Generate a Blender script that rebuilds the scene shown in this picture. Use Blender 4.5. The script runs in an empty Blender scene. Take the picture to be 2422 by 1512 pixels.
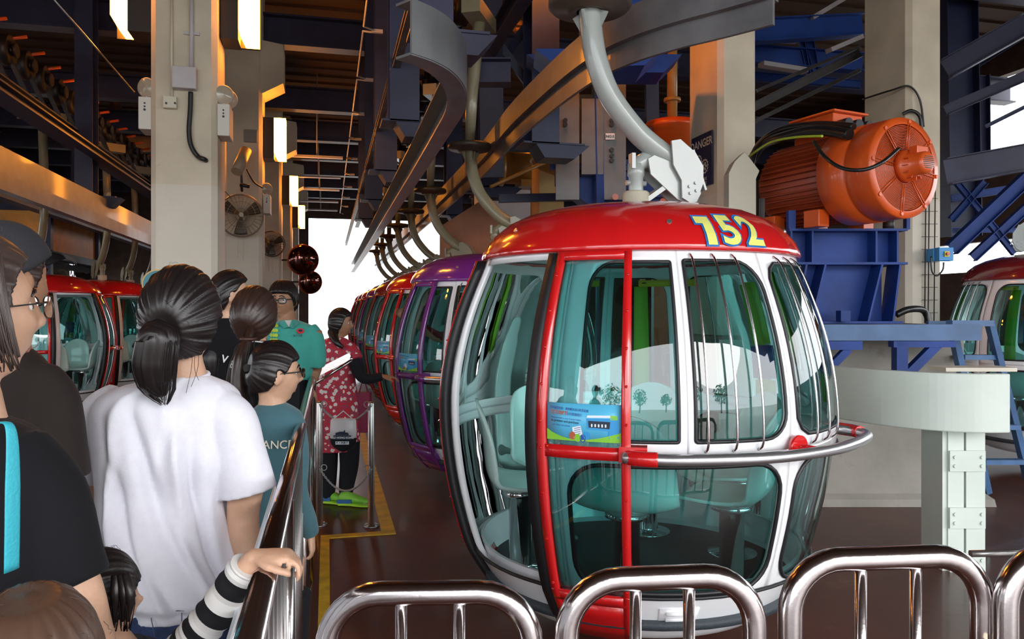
import bpy, bmesh, math, random
from math import sin, cos, pi, radians, atan2, sqrt, exp
from mathutils import Vector, Matrix, Euler
random.seed(7)
SC = bpy.context.scene
COL = SC.collection
# ---------------------------------------------------------------- camera
FPX, HOR, CX, CAMZ = 1800.0, 735.0, 1211.0, 1.65
YAW = math.atan((1211 - 775) / FPX)
FW = Vector((sin(YAW), cos(YAW), 0)); RT = Vector((cos(YAW), -sin(YAW), 0)); UP = Vector((0, 0, 1))
cd = bpy.data.cameras.new('camera'); cam = bpy.data.objects.new('camera', cd); COL.objects.link(cam)
cd.sensor_width = 36.0; cd.lens = FPX / 2422 * 36.0
cd.shift_y = -(756 - HOR) / 2422.0
cd.clip_start = 0.05; cd.clip_end = 300
cam.location = (0, 0, CAMZ); cam.rotation_euler = (pi / 2, 0, -YAW)
SC.camera = cam
# ---------------------------------------------------------------- view, world, light
vs = SC.view_settings
vs.view_transform = 'Standard'; vs.look = 'None'; vs.exposure = 0.5; vs.gamma = 1.0; vs.use_curve_mapping = False
SC.cycles.transparent_max_bounces = 24; SC.cycles.max_bounces = 8
SC.cycles.sample_clamp_indirect = 4.0
W = bpy.data.worlds.new('overcast_sky'); SC.world = W; W.use_nodes = True
nt = W.node_tree; nt.nodes.clear()
wo = nt.nodes.new('ShaderNodeOutputWorld'); bg = nt.nodes.new('ShaderNodeBackground')
tc = nt.nodes.new('ShaderNodeTexCoord'); ns = nt.nodes.new('ShaderNodeTexNoise'); ns.inputs['Scale'].default_value = 2.2
cr = nt.nodes.new('ShaderNodeValToRGB'); cr.color_ramp.elements[0].position = .35; cr.color_ramp.elements[1].position = .7
cr.color_ramp.elements[0].color = (.86, .93, 1, 1); cr.color_ramp.elements[1].color = (1, 1, 1, 1)
nt.links.new(tc.outputs['Generated'], ns.inputs['Vector']); nt.links.new(ns.outputs['Fac'], cr.inputs['Fac'])
nt.links.new(cr.outputs['Color'], bg.inputs['Color']); nt.links.new(bg.outputs[0], wo.inputs[0])
bg.inputs['Strength'].default_value = 3.6
# weak veiled sun from behind the camera, to the right (adds the soft daylight direction)
sl = bpy.data.lights.new('veiled_sun', 'SUN'); sl.energy = 1.1; sl.angle = radians(35); sl.color = (1, .97, .93)
so = bpy.data.objects.new('veiled_sun', sl); COL.objects.link(so); so.location = (6, -12, 14)
so.rotation_euler = Vector((-.38, .88, -.46)).to_track_quat('-Z', 'Y').to_euler()

# ---------------------------------------------------------------- helpers
def P(px, py, d):
    return Vector((0, 0, CAMZ)) + d * (FW + (px - CX) / FPX * RT) + Vector((0, 0, (HOR - py) / FPX * d))
def G(px, d, z=0.0):
    v = P(px, HOR, d); v.z = z; return v
def V(*a): return Vector(a)
def catmull(pts, sub=6):
    pts = [Vector(p) for p in pts]; out = []
    for i in range(len(pts) - 1):
        p0 = pts[max(i - 1, 0)]; p1 = pts[i]; p2 = pts[i + 1]; p3 = pts[min(i + 2, len(pts) - 1)]
        for k in range(sub):
            t = k / sub
            out.append(.5 * ((2 * p1) + (p2 - p0) * t + (2 * p0 - 5 * p1 + 4 * p2 - p3) * t * t + (3 * p1 - p0 - 3 * p2 + p3) * t ** 3))
    out.append(pts[-1]); return out
def interp(tab, x):
    if x <= tab[0][0]: return tab[0][1]
    for (a, va), (b, vb) in zip(tab, tab[1:]):
        if x <= b: return va + (vb - va) * (x - a) / (b - a)
    return tab[-1][1]
class MB:
    def __init__(s): s.v = []; s.f = []; s.m = []; s.sm = []
    def add(s, vs_, fs, m=0, smooth=False):
        b = len(s.v); s.v += [tuple(v) for v in vs_]
        for f in fs: s.f.append(tuple(b + i for i in f)); s.m.append(m); s.sm.append(smooth)
        return s
    def box(s, c, size, rz=0, m=0, M=None, bev=0):
        x, y, z = size[0] / 2, size[1] / 2, size[2] / 2
        R = M if M is not None else Matrix.Rotation(rz, 3, 'Z')
        c = Vector(c)
        vs_ = [c + R @ Vector((i * x, j * y, k * z)) for i in (-1, 1) for j in (-1, 1) for k in (-1, 1)]
        return s.add(vs_, [(0, 1, 3, 2), (4, 6, 7, 5), (0, 4, 5, 1), (2, 3, 7, 6), (0, 2, 6, 4), (1, 5, 7, 3)], m)
    def bb(s, x0, x1, y0, y1, z0, z1, m=0):
        return s.box(((x0 + x1) / 2, (y0 + y1) / 2, (z0 + z1) / 2), (x1 - x0, y1 - y0, z1 - z0), m=m)
    def sweep(s, sec, pts, up=(0, 0, 1), m=0, caps=True, smooth=False, closed=False):
        pts = [Vector(p) for p in pts]; n = len(pts); k = len(sec); vs_ = []; up = Vector(up)
        for i, p in enumerate(pts):
            if closed: t = pts[(i + 1) % n] - pts[i - 1]
            else: t = pts[min(i + 1, n - 1)] - pts[max(i - 1, 0)]
            t.normalize(); r = t.cross(up)
            if r.length < 1e-4: r = t.cross(Vector((1, 0, 0)))
            r.normalize(); u = r.cross(t)
            vs_ += [p + r * a + u * b for a, b in sec]
        fs = []
        for i in range(n if closed else n - 1):
            for j in range(k):
                a = i * k + j; b = i * k + (j + 1) % k; i2 = ((i + 1) % n) * k
                fs.append((a, b, i2 + (j + 1) % k, i2 + j))
        if caps and not closed: fs += [tuple(range(k))[::-1], tuple((n - 1) * k + j for j in range(k))]
        return s.add(vs_, fs, m, smooth)
    def bar(s, p, q, w, h, up=(0, 0, 1), m=0):
        return s.sweep([(-w / 2, -h / 2), (w / 2, -h / 2), (w / 2, h / 2), (-w / 2, h / 2)], [p, q], up, m)
    def ibeam(s, p, q, h, w, tf=.015, tw=.012, up=(0, 0, 1), m=0):
        H = h / 2; B = w / 2; a = tw / 2
        sec = [(-B, -H), (B, -H), (B, -H + tf), (a, -H + tf), (a, H - tf), (B, H - tf), (B, H), (-B, H), (-B, H - tf), (-a, H - tf), (-a, -H + tf), (-B, -H + tf)]
        for x0, x1, z0, z1 in ((-B, B, -H, -H + tf), (-B, B, H - tf, H), (-a, a, -H + tf, H - tf)):
            s.sweep([(x0, z0), (x1, z0), (x1, z1), (x0, z1)], [p, q], up, m)
        return s
    def tube(s, pts, r, n=10, m=0, caps=True, smooth=True, closed=False, ry=None, up=None):
        pts = [Vector(p) for p in pts]; N = len(pts); vs_ = []
        rr = list(r) if isinstance(r, (list, tuple)) else [r] * N
        r2 = list(ry) if isinstance(ry, (list, tuple)) else ([ry] * N if ry else rr)
        nrm = None
        for i, p in enumerate(pts):
            if closed: t = pts[(i + 1) % N] - pts[i - 1]
            else: t = pts[min(i + 1, N - 1)] - pts[max(i - 1, 0)]
            if t.length < 1e-9: t = Vector((0, 0, 1))
            t.normalize()
            if nrm is None:
                a = Vector(up) if up is not None else (Vector((0, 0, 1)) if abs(t.z) < .9 else Vector((1, 0, 0)))
                nrm = (a - t * a.dot(t)).normalized()
            else:
                nrm = (nrm - t * nrm.dot(t))
                if nrm.length < 1e-6: nrm = t.orthogonal()
                nrm.normalize()
            b = t.cross(nrm)
            for k in range(n):
                an = 2 * pi * k / n
                vs_.append(p + nrm * (cos(an) * rr[i]) + b * (sin(an) * r2[i]))
        fs = []
        for i in range(N if closed else N - 1):
            i2 = (i + 1) % N
            for k in range(n):
                fs.append((i * n + k, i * n + (k + 1) % n, i2 * n + (k + 1) % n, i2 * n + k))
        s.add(vs_, fs, m, smooth)
        if caps and not closed:
            b = len(s.v) - N * n
            s.f.append(tuple(b + k for k in range(n))[::-1]); s.m.append(m); s.sm.append(False)
            s.f.append(tuple(b + (N - 1) * n + k for k in range(n))); s.m.append(m); s.sm.append(False)
        return s
    def lathe(s, prof, n=24, m=0, M=None, smooth=True, a0=0, a1=2 * pi, fr=None):
        M = M or Matrix.Identity(4); full = abs(a1 - a0 - 2 * pi) < 1e-6; cnt = n if full else n + 1; vs_ = []
        for r, z in prof:
            for k in range(cnt):
                a = a0 + (a1 - a0) * k / n; rr = r * (fr(a, z) if fr else 1)
                vs_.append(M @ Vector((rr * cos(a), rr * sin(a), z)))
        fs = []
        for i in range(len(prof) - 1):
            for k in range(n):
                k2 = (k + 1) % cnt
                fs.append((i * cnt + k, i * cnt + k2, (i + 1) * cnt + k2, (i + 1) * cnt + k))
        return s.add(vs_, fs, m, smooth)
    def disc(s, c, axis, r, th, n=24, m=0):
        a = Vector(axis).normalized(); c = Vector(c)
        return s.tube([c - a * th / 2, c + a * th / 2], r, n, m)
    def prism(s, poly, M, th, m=0):
        k = len(poly); vs_ = [M @ Vector((x, y, -th / 2)) for x, y in poly] + [M @ Vector((x, y, th / 2)) for x, y in poly]
        fs = [tuple(range(k))[::-1], tuple(range(k, 2 * k))] + [(j, (j + 1) % k, k + (j + 1) % k, k + j) for j in range(k)]
        return s.add(vs_, fs, m)
    def loft(s, rings, m=0, smooth=True, caps=True):
        k = len(rings[0]); vs_ = [p for r in rings for p in r]; fs = []
        for i in range(len(rings) - 1):
            for j in range(k): fs.append((i * k + j, i * k + (j + 1) % k, (i + 1) * k + (j + 1) % k, (i + 1) * k + j))
        if caps: fs += [tuple(range(k))[::-1], tuple((len(rings) - 1) * k + j for j in range(k))]
        return s.add(vs_, fs, m, smooth)
    def grid(s, fn, nu, nv, m=0, smooth=True):
        vs_ = [fn(i / nu, j / nv) for i in range(nu + 1) for j in range(nv + 1)]
        fs = [(i * (nv + 1) + j, (i + 1) * (nv + 1) + j, (i + 1) * (nv + 1) + j + 1, i * (nv + 1) + j + 1) for i in range(nu) for j in range(nv)]
        return s.add(vs_, fs, m, smooth)
    def sphere(s, c, r, n=16, k=10, m=0, M=None, fn=None):
        rx, ry, rz = r if isinstance(r, (list, tuple)) else (r, r, r); c = Vector(c); M = M or Matrix.Identity(3)
        vs_ = [c + M @ Vector((0, 0, rz))]
        for i in range(1, k):
            a = pi * i / k
            for j in range(n):
                b = 2 * pi * j / n; vs_.append(c + M @ Vector((rx * sin(a) * cos(b), ry * sin(a) * sin(b), rz * cos(a))))
        vs_.append(c - M @ Vector((0, 0, rz))); L = len(vs_) - 1
        fs = [(0, 1 + j, 1 + (j + 1) % n) for j in range(n)]
        for i in range(k - 2):
            for j in range(n): fs.append((1 + i * n + j, 1 + (i + 1) * n + j, 1 + (i + 1) * n + (j + 1) % n, 1 + i * n + (j + 1) % n))
        fs += [(1 + (k - 2) * n + (j + 1) % n, 1 + (k - 2) * n + j, L) for j in range(n)]
        return s.add(vs_, fs, m, True)
def fixn(me):
    bm = bmesh.new(); bm.from_mesh(me); bmesh.ops.recalc_face_normals(bm, faces=bm.faces); bm.to_mesh(me); bm.free()
def obj(name, mb, mats, parent=None, bevel=0, label=None, recalc=True, remesh=0, smooth=0, solid=0, kind=None):
    me = bpy.data.meshes.new(name); me.from_pydata(mb.v, [], mb.f); me.update()
    if not isinstance(mats, (list, tuple)): mats = [mats]
    for m in mats: me.materials.append(m)
    me.polygons.foreach_set('material_index', mb.m); me.polygons.foreach_set('use_smooth', mb.sm)
    if recalc: fixn(me)
    o = bpy.data.objects.new(name, me); COL.objects.link(o)
    if remesh:
        md = o.modifiers.new('remesh', 'REMESH'); md.mode = 'VOXEL'; md.voxel_size = remesh; md.use_smooth_shade = True
    if smooth:
        md = o.modifiers.new('smooth', 'SMOOTH'); md.iterations = smooth; md.factor = .5
    if solid:
        md = o.modifiers.new('solid', 'SOLIDIFY'); md.thickness = solid; md.offset = 0
    if bevel:
        md = o.modifiers.new('bevel', 'BEVEL'); md.width = bevel; md.segments = 2; md.limit_method = 'ANGLE'; md.angle_limit = radians(40)
    if parent is not None: attach(o, parent)
    if label: o['label'] = label
    if kind: o['kind'] = kind
    return o
def attach(o, parent):
    # mesh data is in world (or parent-local) space: keep the world placement under a moved Empty
    o.parent = parent
    if parent.get('world_space'): o.matrix_parent_inverse = parent['_pi'] if False else Matrix.Translation(-Vector(parent['origin']))
def thing(name, label, cat, loc=(0, 0, 0), group=None, local=False, rz=0):
    """Empty at the thing's base; parts are given in world space unless local"""
    o = bpy.data.objects.new(name, None); COL.objects.link(o); o.empty_display_size = .1
    o.location = loc; o.rotation_euler = (0, 0, rz)
    if not local: o['world_space'] = 1; o['origin'] = list(loc)
    tag(o, label, cat, group); return o
def tag(o, label, cat, group=None):
    o['label'] = label; o['category'] = cat
    if group: o['group'] = group
    return o
def single(name, mb, mats, label, cat, group=None, **k):
    return tag(obj(name, mb, mats, **k), label, cat, group)
def struct(name, mb, mats, **k):
    o = obj(name, mb, mats, **k); o['kind'] = 'structure'; return o
def dup(root, loc, rz=0, label=None, group=None, skip=(), remat=None):
    def cp(o):
        c = o.copy(); COL.objects.link(c)
        if remat and o.type == 'MESH':
            for i, sl_ in enumerate(c.material_slots):
                if sl_.material and sl_.material.name in remat:
                    mt_ = remat[sl_.material.name]; sl_.link = 'OBJECT'; sl_.material = mt_
        return c
    r = root.copy(); COL.objects.link(r); r.location = loc; r.rotation_euler = (0, 0, rz)
    if label: r['label'] = label
    if group: r['group'] = group
    for ch in list(root.children):
        if ch.name.split('.')[0] in skip: continue
        c = cp(ch); c.parent = r; c.matrix_parent_inverse = ch.matrix_parent_inverse.copy()
        for g in list(ch.children):
            if g.name.split('.')[0] in skip: continue
            d = cp(g); d.parent = c; d.matrix_parent_inverse = g.matrix_parent_inverse.copy()
    return r
def dupw(root, delta, label, group=None):
    r = dup(root, Vector(root.location) + Vector(delta), 0, label, group)
    return r
# ---------------------------------------------------------------- materials
def mat(name, col, rough=.5, metal=0, var=0, vs_=4, bump=0, bs=40, coat=0, emit=None, es=0, dirt=None, ds=3, df=.5, spec=.5, stretch=None, sheen=0):
    m = bpy.data.materials.new(name); m.use_nodes = True; n = m.node_tree; b = n.nodes['Principled BSDF']
    b.inputs['Base Color'].default_value = (*col, 1); b.inputs['Roughness'].default_value = rough; b.inputs['Metallic'].default_value = metal
    b.inputs['Coat Weight'].default_value = coat; b.inputs['Coat Roughness'].default_value = .06
    b.inputs['Specular IOR Level'].default_value = spec
    if sheen: b.inputs['Sheen Weight'].default_value = sheen
    if emit: b.inputs['Emission Color'].default_value = (*emit, 1); b.inputs['Emission Strength'].default_value = es
    t = n.nodes.new('ShaderNodeTexCoord'); src = t.outputs['Object']
    if stretch:
        mp = n.nodes.new('ShaderNodeMapping'); mp.inputs['Scale'].default_value = stretch; n.links.new(src, mp.inputs[0]); src = mp.outputs[0]
    cur = None
    if var:
        no = n.nodes.new('ShaderNodeTexNoise'); no.inputs['Scale'].default_value = vs_; no.inputs['Detail'].default_value = 5; n.links.new(src, no.inputs['Vector'])
        mx = n.nodes.new('ShaderNodeMix'); mx.data_type = 'RGBA'
        rp = n.nodes.new('ShaderNodeMapRange'); rp.inputs['From Min'].default_value = .35; rp.inputs['From Max'].default_value = .65
        n.links.new(no.outputs['Fac'], rp.inputs['Value']); n.links.new(rp.outputs[0], mx.inputs['Factor'])
        mx.inputs['A'].default_value = tuple(c * (1 - var) for c in col) + (1,); mx.inputs['B'].default_value = tuple(min(1, c * (1 + var)) for c in col) + (1,)
        cur = mx.outputs['Result']
    if dirt:
        no = n.nodes.new('ShaderNodeTexNoise'); no.inputs['Scale'].default_value = ds; no.inputs['Detail'].default_value = 8; no.inputs['Roughness'].default_value = .7; n.links.new(src, no.inputs['Vector'])
        rp = n.nodes.new('ShaderNodeMapRange'); rp.inputs['From Min'].default_value = df; rp.inputs['From Max'].default_value = df + .15
        n.links.new(no.outputs['Fac'], rp.inputs['Value'])
        mx = n.nodes.new('ShaderNodeMix'); mx.data_type = 'RGBA'; n.links.new(rp.outputs[0], mx.inputs['Factor'])
        if cur: n.links.new(cur, mx.inputs['A'])
        else: mx.inputs['A'].default_value = (*col, 1)
        mx.inputs['B'].default_value = (*dirt, 1); cur = mx.outputs['Result']
    if cur: n.links.new(cur, b.inputs['Base Color'])
    if bump:
        no = n.nodes.new('ShaderNodeTexNoise'); no.inputs['Scale'].default_value = bs; no.inputs['Detail'].default_value = 4; n.links.new(src, no.inputs['Vector'])
        bp = n.nodes.new('ShaderNodeBump'); bp.inputs['Strength'].default_value = bump; bp.inputs['Distance'].default_value = .01
        n.links.new(no.outputs['Fac'], bp.inputs['Height']); n.links.new(bp.outputs[0], b.inputs['Normal'])
    return m
def glassmat(name, tint, rmin=.04):
    m = bpy.data.materials.new(name); m.use_nodes = True; n = m.node_tree; n.nodes.clear()
    o = n.nodes.new('ShaderNodeOutputMaterial'); t = n.nodes.new('ShaderNodeBsdfTransparent'); g = n.nodes.new('ShaderNodeBsdfGlossy')
    t.inputs[0].default_value = (*tint, 1); g.inputs['Roughness'].default_value = .015
    fr = n.nodes.new('ShaderNodeFresnel'); fr.inputs['IOR'].default_value = 1.62
    tc_ = n.nodes.new('ShaderNodeTexCoord'); no = n.nodes.new('ShaderNodeTexNoise'); no.inputs['Scale'].default_value = 3
    bp = n.nodes.new('ShaderNodeBump'); bp.inputs['Strength'].default_value = .12; bp.inputs['Distance'].default_value = .02
    n.links.new(tc_.outputs['Object'], no.inputs[0]); n.links.new(no.outputs['Fac'], bp.inputs['Height'])
    n.links.new(bp.outputs[0], g.inputs['Normal'])
    ad = n.nodes.new('ShaderNodeMath'); ad.operation = 'ADD'; ad.inputs[1].default_value = rmin; n.links.new(fr.outputs[0], ad.inputs[0])
    mx = n.nodes.new('ShaderNodeMixShader'); n.links.new(ad.outputs[0], mx.inputs[0]); n.links.new(t.outputs[0], mx.inputs[1]); n.links.new(g.outputs[0], mx.inputs[2])
    n.links.new(mx.outputs[0], o.inputs[0]); return m
M_conc = mat('cream_concrete', (.60, .525, .395), .75, var=.10, vs_=2.2, bump=.25, bs=25, dirt=(.30, .26, .20), ds=3.2, df=.66)
_n = M_conc.node_tree; _b = _n.nodes['Principled BSDF']; _src = _b.inputs['Base Color'].links[0].from_socket
_tc = _n.nodes.new('ShaderNodeTexCoord'); _sp = _n.nodes.new('ShaderNodeSeparateXYZ'); _lt = _n.nodes.new('ShaderNodeMath'); _lt.operation = 'LESS_THAN'; _lt.inputs[1].default_value = 2.82   # paler repaint below this height
_mx = _n.nodes.new('ShaderNodeMix'); _mx.data_type = 'RGBA'; _mx.blend_type = 'MIX'; _sc = _n.nodes.new('ShaderNodeMath'); _sc.operation = 'MULTIPLY'; _sc.inputs[1].default_value = .7
_n.links.new(_tc.outputs['Object'], _sp.inputs[0]); _n.links.new(_sp.outputs['Z'], _lt.inputs[0]); _n.links.new(_lt.outputs[0], _sc.inputs[0]); _n.links.new(_sc.outputs[0], _mx.inputs['Factor']); _n.links.new(_src, _mx.inputs['A']); _mx.inputs['B'].default_value = (.66, .61, .53, 1); _n.links.new(_mx.outputs['Result'], _b.inputs['Base Color'])
M_conc2 = mat('grey_concrete', (.27, .25, .22), .85, var=.15, vs_=2, bump=.35, bs=22, dirt=(.16, .13, .11), ds=2, df=.6)
M_ceil = mat('ceiling_deck', (.075, .038, .022), .8, var=.3, vs_=.6)
M_blue = mat('blue_steel', (.012, .045, .225), .5, var=.18, vs_=3, bump=.08, bs=60, spec=.3)
M_blued = mat('dark_blue_steel', (.012, .018, .062), .45, var=.2, vs_=3)
M_navy = mat('indigo_steel', (.026, .026, .062), .5, var=.2, vs_=3)
M_blueg = mat('weathered_blue_steel', (.06, .13, .27), .5, var=.15, vs_=5, dirt=(.10, .08, .07), ds=6, df=.66)
M_orange = mat('orange_enamel', (.70, .098, .012), .36, var=.08, vs_=4, coat=.25, bump=.04, bs=50)
M_green = mat('pale_green_paint', (.60, .66, .60), .42, var=.05, vs_=3, bump=.06, bs=20, dirt=(.25, .22, .16), ds=9, df=.72, coat=.15)
M_rail = mat('grey_painted_steel', (.14, .15, .155), .42, var=.12, vs_=5, coat=.1)
M_darkst = mat('dark_steel', (.035, .030, .030), .45, metal=.3, var=.3, vs_=5)
M_galv = mat('galvanised_steel', (.36, .35, .34), .35, metal=.85, var=.15, vs_=8)
M_ss = mat('stainless_steel', (.62, .57, .57), .17, metal=1, bump=.03, bs=90)
M_ssd = mat('dull_stainless_steel', (.50, .46, .45), .3, metal=1)
M_chrome = mat('chrome', (.75, .75, .76), .08, metal=1)
M_arm = mat('hanger_grey_enamel', (.33, .36, .34), .28, coat=.5, bump=.08, bs=35, var=.05)
M_armo = mat('olive_hanger_enamel', (.23, .20, .12), .32, coat=.4, bump=.08, bs=35, var=.1)
M_black = mat('black_rubber', (.012, .012, .014), .45)
M_blackg = mat('black_cable', (.012, .012, .012), .3)
M_white = mat('white_enamel', (.86, .86, .88), .22, coat=.6)
M_red = mat('red_enamel', (.60, .010, .012), .2, coat=.8, bump=.03, bs=30)
M_purple = mat('purple_enamel', (.17, .022, .22), .22, coat=.7)
M_maroon = mat('maroon_enamel', (.22, .012, .015), .22, coat=.7)
M_glass = glassmat('teal_tinted_glass', (.44, .79, .78), .05)
M_clear = glassmat('clear_glass', (.93, .95, .95), .02)
M_aqua = mat('pale_aqua_plastic', (.55, .76, .72), .22, coat=.4)
M_yellow = mat('yellow_paint', (.62, .38, .02), .6, var=.2, vs_=9)
M_cream = mat('ivory_plastic', (.62, .57, .44), .4)
M_lampbox = mat('dark_lamp_housing', (.02, .014, .010), .5)
M_lamp = mat('sodium_lamp_glass', (1, .8, .5), .4, emit=(1, .31, .02), es=36)
M_brass = mat('ochre_paint', (.42, .22, .05), .4, coat=.2)
def skinmat(name, c): 
    m = mat(name, c, .5, var=.06, vs_=25, bump=.12, bs=160); b = m.node_tree.nodes['Principled BSDF']
    b.inputs['Subsurface Weight'].default_value = .12; b.inputs['Subsurface Scale'].default_value = .01; b.inputs['Subsurface Radius'].default_value = (1, .35, .2); return m
M_skin = skinmat('skin', (.56, .33, .22)); M_skin2 = skinmat('tanned_skin', (.33, .165, .095))
def hairmat(name, c, r=.38):
    m = mat(name, c, r, spec=.45); n = m.node_tree; b = n.nodes['Principled BSDF']
    b.inputs['Anisotropic'].default_value = .5
    t = n.nodes.new('ShaderNodeTexCoord'); mp = n.nodes.new('ShaderNodeMapping'); mp.inputs['Scale'].default_value = (190, 190, 9)
    no = n.nodes.new('ShaderNodeTexNoise'); no.inputs['Scale'].default_value = 1; no.inputs['Detail'].default_value = 3
    bp = n.nodes.new('ShaderNodeBump'); bp.inputs['Strength'].default_value = .22; bp.inputs['Distance'].default_value = .002
    n.links.new(t.outputs['Object'], mp.inputs[0]); n.links.new(mp.outputs[0], no.inputs[0]); n.links.new(no.outputs['Fac'], bp.inputs['Height']); n.links.new(bp.outputs[0], b.inputs['Normal'])
    return m
M_hair = hairmat('black_hair', (.012, .008, .008)); M_hairb = hairmat('dark_brown_hair', (.030, .014, .010))
M_hairl = hairmat('brown_hair', (.085, .045, .03))
def cloth(name, c, rough=.85, var=.05, bump=.35, bs=14): return mat(name, c, rough, var=var, vs_=9, bump=bump, bs=bs, sheen=.2 if sum(c) > .2 else .02, spec=.2)
def flat(name, c, r=.5, coat=0): return mat(name, c, r, coat=coat)
def text_mesh(txt, size=1.0, offset=0, extrude=0, shear=0, align='CENTER'):
    c = bpy.data.curves.new('t', 'FONT'); c.body = txt; c.size = size; c.offset = offset; c.extrude = extrude; c.shear = shear
    c.align_x = align; c.align_y = 'CENTER'; c.resolution_u = 4
    o = bpy.data.objects.new('t', c); COL.objects.link(o)
    dg = bpy.context.evaluated_depsgraph_get(); dg.update()
    me = bpy.data.meshes.new_from_object(o.evaluated_get(dg))
    bm = bmesh.new(); bm.from_mesh(me); bmesh.ops.triangulate(bm, faces=bm.faces)
    vs_ = [v.co.copy() for v in bm.verts]; bm.verts.index_update(); fs = [tuple(v.index for v in f.verts) for f in bm.faces]; bm.free()
    bpy.data.objects.remove(o); bpy.data.curves.remove(c); bpy.data.meshes.remove(me)
    return vs_, fs
def add_text(mb, txt, M, size, offset=0, m=0, fn=None, align='CENTER', shear=0):
    vs_, fs = text_mesh(txt, size, offset, 0, shear, align)
    mb.add([fn(v) if fn else M @ v for v in vs_], fs, m)
    return mb
def frameM(o, x, y):
    """matrix with origin o, local X along x, local Y along y, local Z = x cross y"""
    x = Vector(x).normalized(); z = x.cross(Vector(y)).normalized(); y = z.cross(x)
    M = Matrix((x, y, z)).transposed().to_4x4(); M.translation = Vector(o); return M
# ================================================================ gondola cabin (local space, floor z=0 at the platform)
RT_ = [(.185, .58), (.20, .64), (.24, .69), (.30, .745), (.38, .80), (.47, .85), (.655, .905), (.84, .945), (1.07, .972), (1.29, .97), (1.51, .93), (1.70, .87), (1.87, .80), (1.93, .78)]
def Rz(z):
    t = RT_
    if z <= t[0][0]: return t[0][1]
    if z >= t[-1][0]: return t[-1][1]
    for i in range(len(t) - 1):
        if z <= t[i + 1][0]:
            h = t[i + 1][0] - t[i][0]; u = (z - t[i][0]) / h
            def sl(k):
                a = max(k - 1, 0); b = min(k + 1, len(t) - 1); return (t[b][1] - t[a][1]) / (t[b][0] - t[a][0])
            return (2 * u ** 3 - 3 * u * u + 1) * t[i][1] + (u ** 3 - 2 * u * u + u) * h * sl(i) + (-2 * u ** 3 + 3 * u * u) * t[i + 1][1] + (u ** 3 - u * u) * h * sl(i + 1)
def S(th, z, off=0.0):
    r = Rz(z) + off; a = radians(th); return Vector((r * cos(a), r * sin(a), z))
DEG = 57.2958
def rrect(t0, t1, z0, z1, rad, n=6, rads=None):
    """rounded rectangle outline in (theta, z); theta scaled by mean radius; rads: tr, tl, bl, br"""
    rm = .9; w = rad / rm * DEG; pts = []
    rads = rads or (rad, rad, rad, rad)
    cs = ((1, 1, 0), (-1, 1, 90), (-1, -1, 180), (1, -1, 270))
    for (sx, sz, a0), rd in zip(cs, rads):
        wr = rd / rm * DEG
        cx = (t1 - wr) if sx > 0 else (t0 + wr); cz = (z1 - rd) if sz > 0 else (z0 + rd)
        for k in range(n + 1):
            a = radians(a0 + 90 * k / n); pts.append((cx + wr * cos(a), cz + rd * sin(a)))
    return pts
def panel(mb, t0, t1, z0, z1, hole, off=0, th=.022, m=0, K=3):
    """solid curved panel with a rounded hole (outline list) -> ring mesh with thickness"""
    out = []
    tc_, zc = (t0 + t1) / 2, (z0 + z1) / 2; n = len(hole); q = n // 4
    for i, (t, z) in enumerate(hole):
        s = i // q; u = (i % q) / (q - 1)
        # corner s: 0 tr,1 tl,2 bl,3 br ; outer point slides around corner
        if s == 0: o = (t1, z) if u < .5 else (t, z1)
        elif s == 1: o = (t, z1) if u < .5 else (t0, z)
        elif s == 2: o = (t0, z) if u < .5 else (t, z0)
        else: o = (t, z0) if u < .5 else (t1, z)
        if abs(u - .5) < .01: o = ((t1, z1), (t0, z1), (t0, z0), (t1, z0))[s]
        out.append(o)
    # densify straight runs
    H = []; O = []
    for i in range(n):
        j = (i + 1) % n; H.append(hole[i]); O.append(out[i])
        d = max(abs(hole[j][0] - hole[i][0]) / 4, abs(hole[j][1] - hole[i][1]) / .07); k = int(d)
        for a in range(1, k + 1):
            u = a / (k + 1); H.append((hole[i][0] * (1 - u) + hole[j][0] * u, hole[i][1] * (1 - u) + hole[j][1] * u)); O.append((out[i][0] * (1 - u) + out[j][0] * u, out[i][1] * (1 - u) + out[j][1] * u))
    N = len(H); vs_ = []
    for lay in (0, 1):
        for k in range(K + 1):
            u = k / K
            for i in range(N):
                vs_.append(S(H[i][0] * (1 - u) + O[i][0] * u, H[i][1] * (1 - u) + O[i][1] * u, off - th * lay))
    fs = []; L = (K + 1) * N
    for k in range(K):
        for i in range(N):
            j = (i + 1) % N; fs.append((k * N + i, k * N + j, (k + 1) * N + j, (k + 1) * N + i)); fs.append((L + k * N + i, L + (k + 1) * N + i, L + (k + 1) * N + j, L + k * N + j))
    for i in range(N):
        j = (i + 1) % N; fs.append((i, L + i, L + j, j)); fs.append((K * N + i, K * N + j, L + K * N + j, L + K * N + i))
    mb.add(vs_, fs, m, True)
    return [S(t, z, off + .001) for t, z in H]
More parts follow.
